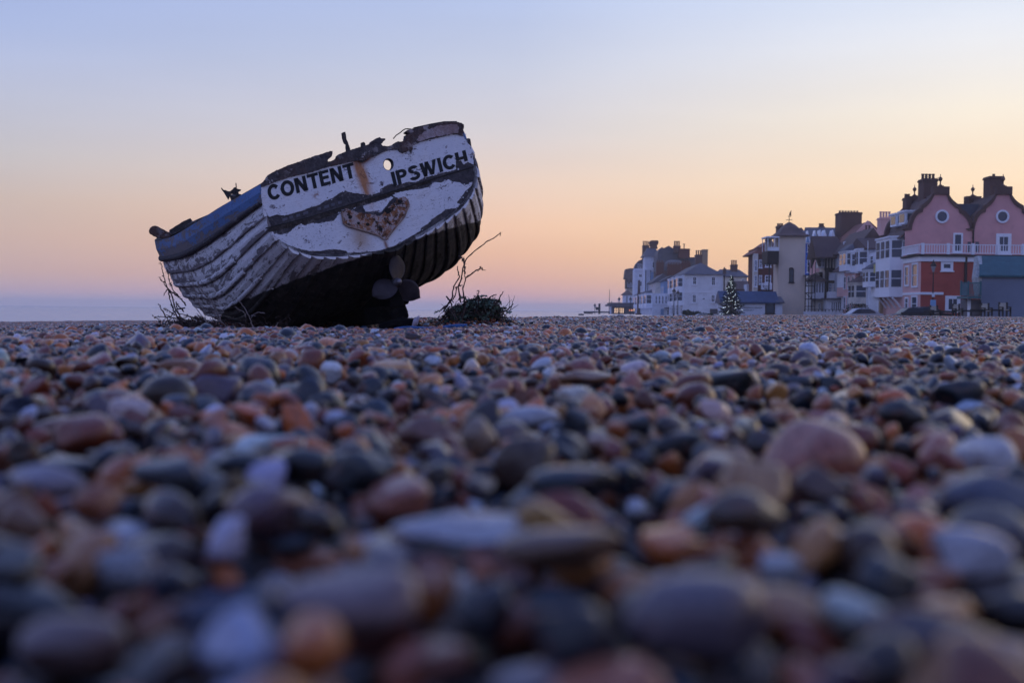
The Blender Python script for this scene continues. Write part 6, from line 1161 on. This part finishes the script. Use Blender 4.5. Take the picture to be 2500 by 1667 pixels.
bush(1670, 1708, 757, 192, 'dark clipped hedge under the big white house', 1); bush(2072, 2112, 736, 117, 'dark rounded hedge before the terrace bays', 2); bush(1762, 1778, 756, 140, 'low bush left of the lit tree', 4); bush(1706, 1740, 763, 190, 'low hedge right of the clipped one', 6)
# promenade wall and railing in front of the houses
pw_ = bld('promenade_wall', 'low pale promenade wall with a thin rail, running in front of the half-timbered house', 2010, 128, 'wall'); block(pw_, 'wall', P_white, 1964, 2078, 760.5, 128, .3); mb = MB(); xa, xb_ = X(1966, 127.8), X(2078, 127.8); zr_ = Z(756, 128, 2020); mb.box(xa, xb_, 127.98, 128.03, zr_, zr_+.05)
for k in range(14): x = xa+(xb_-xa)*k/13; mb.box(x-.03, x+.03, 127.97, 128.03, Z(761, 128, 2020), zr_)
mb.build('rail', P_black, pw_)
# Christmas tree with lights
ct = bld('christmas_tree', 'outdoor Christmas tree strung with white lights, standing before the big white house', 1787, 124, 'tree')
TD = 124; r = np.random.default_rng(21); xc = X(1786, TD); ztop = Z(671, TD, 1786); Ht = ztop-ZB; mb = MB(); mb.tube([(xc, TD, ZB), (xc, TD, ztop-.1)], [.13, .02], 7); mb.build('trunk', B_dark, ct)
mb = MB(); bm_ = MB()
for k in range(150):
    t_ = (k+.5)/150; z_ = ZB+.35+(Ht-.5)*t_; rad = (1.6*(1-t_)**.85+.05)*r.uniform(.72, 1.12); a = k*2.399+r.uniform(-.3, .3); dr = -.10-.2*r.uniform(); e_ = np.array([xc+rad*math.cos(a), TD+rad*math.sin(a), z_+rad*dr+.12*rad]); b0 = np.array([xc, TD, z_]); mid = (b0+e_)/2+np.array([0, 0, -.05*rad]); bm_.tube([tuple(b0), tuple(mid), tuple(e_)], [.03, .02, .006], 4, cap=False)
    for q in range(int(14+70*(1-t_))):
        s = r.uniform(.12, 1.03); p = b0+(e_-b0)*s+np.array([0, 0, -.1*rad*math.sin(3.1*s)]); L_ = .14*r.uniform(.6, 1.3); dv = (e_-b0)/np.linalg.norm(e_-b0)+r.normal(size=3)*.7+np.array([0, 0, -.25]); dv /= np.linalg.norm(dv); sd_ = np.cross(dv, r.normal(size=3)); sd_ /= np.linalg.norm(sd_); mb.quad([p-sd_*.028, p+dv*L_*.5-sd_*.035, p+dv*L_, p+dv*L_*.5+sd_*.035])
bm_.build('branches', B_dark, ct); mb.build('needles', simple('spruce_needles', (.022, .045, .028, 1), .7, .5, 3.), ct)
cable = MB(); bulbs = [(1782, 681), (1780, 687), (1783, 687.5), (1786, 686.6), (1784, 692), (1786, 691), (1784.5, 693.5), (1785.5, 698.5), (1778, 700), (1780.5, 701.5), (1774.5, 703.5), (1787, 702.5), (1794.5, 704.5), (1788, 712), (1791, 709), (1777.5, 716), (1784, 715.5), (1796, 718.5), (1793, 721.5), (1796, 721), (1779.5, 727), (1780, 729), (1801.5, 733), (1769, 722.5), (1779.5, 735), (1783.5, 735), (1787, 734), (1767, 738), (1795, 737), (1795.5, 740.5), (1794.5, 743.5), (1779, 748), (1764, 751.5), (1766, 751), (1768, 750.6), (1770.5, 750), (1794, 752.5), (1797, 751.5), (1810, 756), (1813, 757.5), (1778, 759.5), (1776.5, 762), (1774, 763.5), (1765, 767.5), (1758, 767), (1791, 769), (1772, 725), (1790, 725), (1803, 742), (1772, 735), (1786, 678), (1785, 673), (1788, 695), (1775, 710), (1800, 728), (1806, 748)]
for (bx, by) in bulbs:
    zz = Z(by, TD, bx); t_ = max(0, min(1, (zz-ZB-.35)/(Ht-.5))); rad = 1.6*(1-t_)**.85+.08; dx = X(bx, TD-1)-X(1786, TD-1); yb_ = TD-math.sqrt(max(.01, rad*rad-dx*dx)); q = at(bx, by, yb_); mb = MB(); rb_ = .024*r.uniform(.7, 1.25); mb.lathe([(.2*rb_, -rb_), (.85*rb_, -.5*rb_), (rb_, 0), (.8*rb_, .55*rb_), (.15*rb_, rb_)], tuple(q), 6); mb.build('light_bulb', G_bulb, ct)
# ================================================================ plants and flotsam round the boat
M_stem = simple('dead_stem', (.055, .035, .032, 1), .85, .4, 20.); M_pale = simple('bleached_twig', (.20, .16, .15, 1), .85, .3, 20.); M_kale = simple('grey_green_kale', (.13, .19, .14, 1), .7, .5, 8.); M_kdark = simple('withered_leaf', (.05, .036, .026, 1), .9, .5, 9.)
def gl(px, d): p = at(px, 780, d); return gpt(p[0], d)
def stalk(mb, pts, d, r0, r1=None, jag=.004, d2=None, knots=0, seed=0):
    rr_ = random.Random(seed+int(pts[0][0])); P = []; n = len(pts); r1 = r1 if r1 is not None else r0*.5
    full = []
    for i in range(n-1):
        for k in range(5): t_ = k/5; full.append((pts[i][0]*(1-t_)+pts[i+1][0]*t_, pts[i][1]*(1-t_)+pts[i+1][1]*t_))
    full.append(pts[-1]); m_ = len(full)
    for i, (x, y) in enumerate(full): dd = d+(0 if d2 is None else (d2-d)*i/(m_-1)); q = at(x, y, dd); P.append((q[0]+rr_.gauss(0, jag), q[1]+rr_.gauss(0, jag*2), q[2]+rr_.gauss(0, jag*.7)))
    rad = [r0+(r1-r0)*i/(m_-1) for i in range(m_)]
    for i in range(2, m_-1, 4): rad[i] *= 1.35
    mb.tube(P, rad, 5)
    for k in range(knots):
        q = P[rr_.randrange(m_//3, m_)]; 
        for j in range(3): v = Vector((rr_.gauss(0, 1), rr_.gauss(0, 1), rr_.gauss(0, 1))).normalized()*rr_.uniform(.012, .026); a = Vector(q); mb.quad([a, a+v+Vector((.006, 0, .004)), a+v*1.5, a+v-Vector((.006, 0, .004))])
    return P
K = 13.0
kale = empty('sea_kale', (at(1150, 790, K)[0], K, gl(1150, K)), 'grey-green sea kale clump with bare stalks right of the boat', 'plant')
mb = MB()
for pts, kn in (([(1113, 738), (1107, 700), (1105, 680), (1108, 655), (1118, 630), (1143, 608), (1170, 588), (1186, 580), (1196, 572), (1201, 570)], 2), ([(1122, 736), (1118, 705), (1114, 682), (1112, 672)], 0), ([(1112, 670), (1113, 655), (1111, 640), (1107, 632), (1101, 629)][::1], 10), ([(1115, 678), (1130, 668), (1140, 660), (1152, 655), (1158, 660)], 5), ([(1087, 756), (1098, 706), (1105, 690), (1110, 684)][:0], 0), ([(1083, 760), (1092, 727), (1096, 700), (1100, 676), (1096, 660), (1094, 652)], 2), ([(1075, 758), (1087, 738), (1098, 724), (1104, 700), (1107, 696)], 4), ([(1078, 723), (1090, 740), (1104, 757), (1115, 778)], 0), ([(1093, 752), (1105, 768), (1118, 783)], 0), ([(1125, 735), (1127, 790)], 0), ([(1161, 737), (1166, 724), (1170, 708)], 2), ([(1191, 730), (1202, 722), (1213, 719)], 0), ([(1208, 745), (1217, 733), (1223, 720), (1229, 712)], 0), ([(1221, 764), (1238, 757), (1246, 750), (1253, 742)], 0), ([(1222, 769), (1231, 765)], 0), ([(1168, 745), (1168, 735), (1172, 728)], 1)):
    if pts: stalk(mb, [(x_+(22 if y_ < 700 else 12 if y_ < 745 and x_ < 1140 else 0), y_) for x_, y_ in pts], K-1.15+random.uniform(-.1, .1), .0085 if len(pts) > 3 else .0075, .004, .002, knots=kn, seed=len(pts))
mb.build('stalks', M_stem, kale); mb = MB()
for _ in range(60):
    x, y = random.uniform(1085, 1250), random.uniform(752, 790); L_ = random.uniform(12, 42); a_ = random.uniform(.2, 2.9); stalk(mb, [(x, y), (x+L_*.5*math.cos(a_)+random.uniform(-3, 3), y-L_*.5*math.sin(a_)), (x+L_*math.cos(a_), y-L_*math.sin(a_))], K-.3, .004, .002, .002, seed=_)
mb.build('dry_twigs', M_stem, kale, kind='stuff')
def curly(mb, c, L_, w, r, droop=.6):
    """one crinkled leaf: a strip with a frilled edge"""
    az = r.uniform(0, 6.28); el_ = r.uniform(-.1, 1.1); dv = np.array([math.cos(az)*math.cos(el_), math.sin(az)*math.cos(el_), math.sin(el_)]); sd_ = np.array([-math.sin(az), math.cos(az), 0]); n = 6; rows = []
    for i in range(n+1):
        t_ = i/n; p = c+dv*L_*t_+np.array([0, 0, -droop*L_*t_*t_]); ww = w*math.sin(math.pi*min(.93, t_*.85+.12)); fr_ = .45*w*math.sin(i*2.6+az*3)
        rows.append((p-sd_*ww+np.array([0, 0, fr_]), p+np.array([0, 0, -.15*w]), p+sd_*ww+np.array([0, 0, -fr_])))
    for a, b in zip(rows[:-1], rows[1:]): mb.quad([a[0], a[1], b[1], b[0]]); mb.quad([a[1], a[2], b[2], b[1]])
r = np.random.default_rng(5); mb = MB(); md = MB()
def outline_pts(prof, n, r, lo=.0):
    out = []
    for _ in range(n):
        x = r.uniform(prof[0][0], prof[-1][0]); yt_ = np.interp(x, [p[0] for p in prof], [p[1] for p in prof]); d = K+r.normal(0, .16); b = at(x, yt_, K)[2]; g0 = gl(x, K)-.02; z_ = g0+(b-g0)*(1-lo*r.uniform()**1.0*1) if r.uniform() < .45 else g0+(b-g0)*r.uniform(.05, 1.0); out.append((at(x, 700, d)[0], d, z_))
    return out
PR = [(1092, 770), (1105, 757), (1118, 748), (1130, 746), (1145, 735), (1155, 732), (1163, 738), (1170, 746), (1176, 736), (1186, 731), (1198, 733), (1208, 744), (1218, 756), (1224, 768), (1232, 782), (1250, 796)]
for p in outline_pts(PR, 400, r): curly(md, np.array(p), r.uniform(.07, .17), r.uniform(.008, .020), r, .9)
for p in outline_pts([(x, y+2) for x, y in PR[1:-3]], 210, r, .25): curly(mb, np.array(p), r.uniform(.07, .13), r.uniform(.020, .038), r)
for px, py, n in ((1190, 745, 60), (1200, 765, 45), (1120, 778, 30), (1138, 785, 40), (1150, 760, 25), (1112, 764, 25), (1160, 738, 30)):
    c = at(px, py, K-.18); 
    for _ in range(n): curly(mb, c+r.normal(size=3)*np.array([.055, .05, .035]), r.uniform(.06, .11), r.uniform(.02, .036), r)
mb.build('leaves', M_kale, kale); md.build('withered_leaves', M_kdark, kale)
k2 = empty('sea_kale', (at(1080, 780, 13.4)[0], 13.4, gl(1080, 13.4)), 'low small kale tuft between the keel and the bigger clump', 'plant'); mb = MB(); md = MB()
for _ in range(330):
    px = r.normal(1072, 17); q = at(px, 772, 13.3+r.normal(0, .12)); z_ = gpt(q[0], q[1])+abs(r.normal(0, .035)); (curly(mb, np.array([q[0], q[1], z_+.01]), r.uniform(.03, .06), .014, r) if r.uniform() < .35 else curly(md, np.array([q[0], q[1], z_]), r.uniform(.03, .07), .012, r, 1.))
mb.build('leaves', M_kale, k2); md.build('withered_leaves', M_kdark, k2)
# dead bramble tangle at the boat's left
B_ = 12.6
tg = empty('dead_bramble', (at(470, 795, B_)[0], B_, gl(470, B_)), 'leafless tangle of dead brown stems at the left foot of the boat', 'plant'); mb = MB()
L1 = [([(478, 800), (452, 790), (430, 772), (418, 740), (412, 712), (406, 700), (394, 683), (388, 677)], 8), ([(446, 800), (436, 770), (424, 742), (420, 720), (411, 706), (404, 690), (398, 666), (396, 650), (391, 640)], 6), ([(455, 745), (444, 733), (434, 720), (424, 712), (414, 690), (411, 675), (410, 660)], 8), ([(456, 775), (440, 762), (420, 754), (404, 752)][:0], 0), ([(490, 795), (465, 785), (448, 780), (430, 776), (404, 774), (377, 773)], 6), ([(470, 800), (445, 778), (420, 765), (404, 754)], 5), ([(486, 800), (460, 790), (436, 782), (410, 770)], 5), ([(450, 760), (436, 748), (430, 738), (432, 752), (447, 800)], 2), ([(500, 800), (480, 780), (455, 770), (430, 762)], 3), ([(436, 725), (424, 716), (410, 705), (403, 712), (400, 722)], 0), ([(452, 752), (432, 755), (420, 765), (415, 776)], 0), ([(406, 776), (398, 762), (390, 748), (386, 741)], 0), ([(520, 805), (500, 790), (480, 776), (460, 772)], 3)]
for k, (pts, kn) in enumerate(L1):
    if pts: stalk(mb, pts, B_+random.uniform(-.25, .35), .008, .0036, .004, knots=kn, seed=k)
for _ in range(230):                                        # fine criss-cross twigs low down
    x, y = (r.normal(468, 34) if _ % 3 else r.uniform(400, 700)), 806-abs(r.normal(0, 12)); a = r.uniform(0, math.pi); L_ = r.uniform(8, 30); pts = [(x, y), (x+L_*.5*math.cos(a), y-L_*.35*math.sin(a)-r.uniform(0, 4)), (x+L_*math.cos(a), y-L_*.7*math.sin(a))]; stalk(mb, pts, B_+r.uniform(-.4, .4), .0045, .0022, .004, knots=1, seed=int(x))
mb.build('stems', M_stem, tg)
md = MB()
for _ in range(900):
    px = r.normal(478, 48); q = at(px, 800, B_+r.normal(0, .25)); z_ = gpt(q[0], q[1])+abs(r.normal(0, .065))*max(.3, 1-abs(px-470)/110); curly(md, np.array([q[0], q[1], z_]), r.uniform(.03, .08), .009, r, .8)
md.build('litter', M_kdark, tg)
# taller dry stalks standing in front of the planks, and pale twigs
ds = empty('dry_stalks', (at(560, 800, 11.6)[0], 11.6, gl(560, 11.6)), 'dry pale stalks leaning in front of the left planks and black hull', 'plant'); mb = MB()
for k, (pts, kn) in enumerate((([(508, 795), (500, 770), (488, 745), (476, 712), (470, 690)], 3), ([(542, 790), (528, 755), (510, 730), (498, 716), (486, 700), (483, 688)], 4), ([(560, 805), (545, 790), (530, 775), (524, 764), (521, 760)], 2), ([(512, 798), (496, 776), (484, 758), (476, 750)], 0), ([(620, 805), (610, 778), (597, 752), (585, 736), (580, 733)], 0), ([(600, 775), (594, 760), (586, 758), (572, 748)], 1), ([(648, 765), (630, 762), (618, 768), (612, 778)], 1), ([(545, 812), (528, 800)], 0), ([(680, 788), (672, 798), (667, 806)], 0), ([(610, 808), (595, 796), (583, 788)], 0), ([(540, 770), (536, 780), (528, 788)], 0), ([(610, 808), (650, 797), (680, 790)][:2], 0))):
    stalk(mb, pts, 11.55+random.uniform(-.15, .15), .0065 if k in (4, 1) else .0048, .003, .003, knots=kn, seed=k*3)
mb.build('stalks', M_pale, ds)
md = MB()
for _ in range(800):
    px = r.uniform(520, 760); q = at(px, 800, 11.9+r.normal(0, .15)); curly(md, np.array([q[0], q[1], gpt(q[0], q[1])+.03+abs(r.normal(0, .03))]), r.uniform(.03, .09), .008, r, .8)
md.build('litter', M_kdark, ds)
# small bits lying on the stones
def gp(px, d): q = at(px, 790, d); return np.array([q[0], d, gpt(q[0], d)+.060])
nt_ = empty('net_scrap', tuple(gp(664, 11.3)), 'small scrap of green netting lying on the pebbles below the hull', 'netting'); mb = MB(); c = gp(664, 11.3)+np.array([0, 0, .01])
for k in range(26): a = r.normal(size=3)*np.array([.032, .03, .014]); b = r.normal(size=3)*np.array([.032, .03, .014]); mb.tube([c+a, c+(a+b)/2+np.array([0, 0, .012]), c+b], .0035, 4)
mb.build('strands', simple('green_twine', (.03, .13, .11, 1), .8, .3, 20.), nt_)
bp_ = empty('blue_board', tuple(gp(1050, 10.9)), 'flat flaking blue painted board half buried in front of the keel', 'board'); a, b = gp(962, 10.9), gp(1140, 11.2); mb = MB(); n = 26; V = []
for i in range(n):
    t_ = i/(n-1); p = a+(b-a)*t_; w0, w1 = -.05+random.uniform(-.008, .008), .07+random.uniform(-.01, .01); z_ = .0+.010*math.sin(t_*9)
    V += [(p[0], p[1]+w0, p[2]+z_-.02), (p[0], p[1]+w1, p[2]+z_-.01), (p[0], p[1]+w1, p[2]+z_+.014), (p[0], p[1]+w0, p[2]+z_+.008)]
mb.mesh(V, [(i*4+q, i*4+(q+1) % 4, (i+1)*4+(q+1) % 4, (i+1)*4+q) for i in range(n-1) for q in range(4)]+[(0, 1, 2, 3), (n*4-1, n*4-2, n*4-3, n*4-4)]); mb.build('plank', simple('flaked_blue_board', (.03, .12, .34, 1), .7, .5, 14., dirt=(.05, .06, .06)), bp_)
rl = empty('rope_bundle', tuple(gp(1020, 11.4)), 'short pale striped bundle of rope or cloth lying by the keel end', 'rope'); mb = MB(); c = gp(1016, 11.4)
for k in range(7): q = [c+np.array([.008*k+.05*math.cos(t_)*.2-.03, .03*math.sin(t_), .035+.045*math.cos(t_)+.006*k]) for t_ in np.linspace(0, 6.28, 14)]; mb.tube(q, .006, 5, cap=False)
mb.build('coils', simple('pale_rope', (.42, .36, .42, 1), .8, .3, 30.), rl)
dw = empty('driftwood', tuple(gp(395, 10.2)), 'knobbly dark driftwood stick on the shingle left of the bramble', 'driftwood'); mb = MB(); stalk(mb, [(386, 792), (393, 800), (400, 806), (412, 812), (424, 815)], 10.2, .012, .008, .006); stalk(mb, [(402, 797), (399, 804), (402, 812)], 10.2, .012, .010, .004); mb.build('stick', M_stem, dw)
kb = empty('keel_timber', tuple(gp(960, 11.8)), 'dark broken timber lying along the ground behind the blue board', 'timber'); mb = MB(); P_ = [gp(930, 11.7)+np.array([0, 0, .02]), gp(975, 11.6)+np.array([0, 0, .05]), gp(1010, 11.5)+np.array([0, 0, .04]), gp(1022, 11.45)+np.array([0, 0, .005])]; mb.tube(P_, [.04, .055, .05, .03], 7); mb.build('log', M_dark, kb)

# ---------------------------------------------------------------- evening haze
hm = bpy.data.materials.new('haze'); hm.use_nodes = True; t = hm.node_tree; t.nodes.clear(); o_ = t.nodes.new('ShaderNodeOutputMaterial'); pvn = t.nodes.new('ShaderNodeVolumePrincipled'); pvn.inputs['Color'].default_value = (1., .95, .87, 1); pvn.inputs['Density'].default_value = .00045; pvn.inputs['Anisotropy'].default_value = .35; t.links.new(pvn.outputs[0], o_.inputs['Volume'])
mb = MB(); mb.box(-1700, 1700, -60, 3100, -9, 14); hz = mb.build('haze', hm, kind='stuff'); hz['label'] = 'thin evening haze over the beach and town'; scene.cycles.volume_bounces = 1
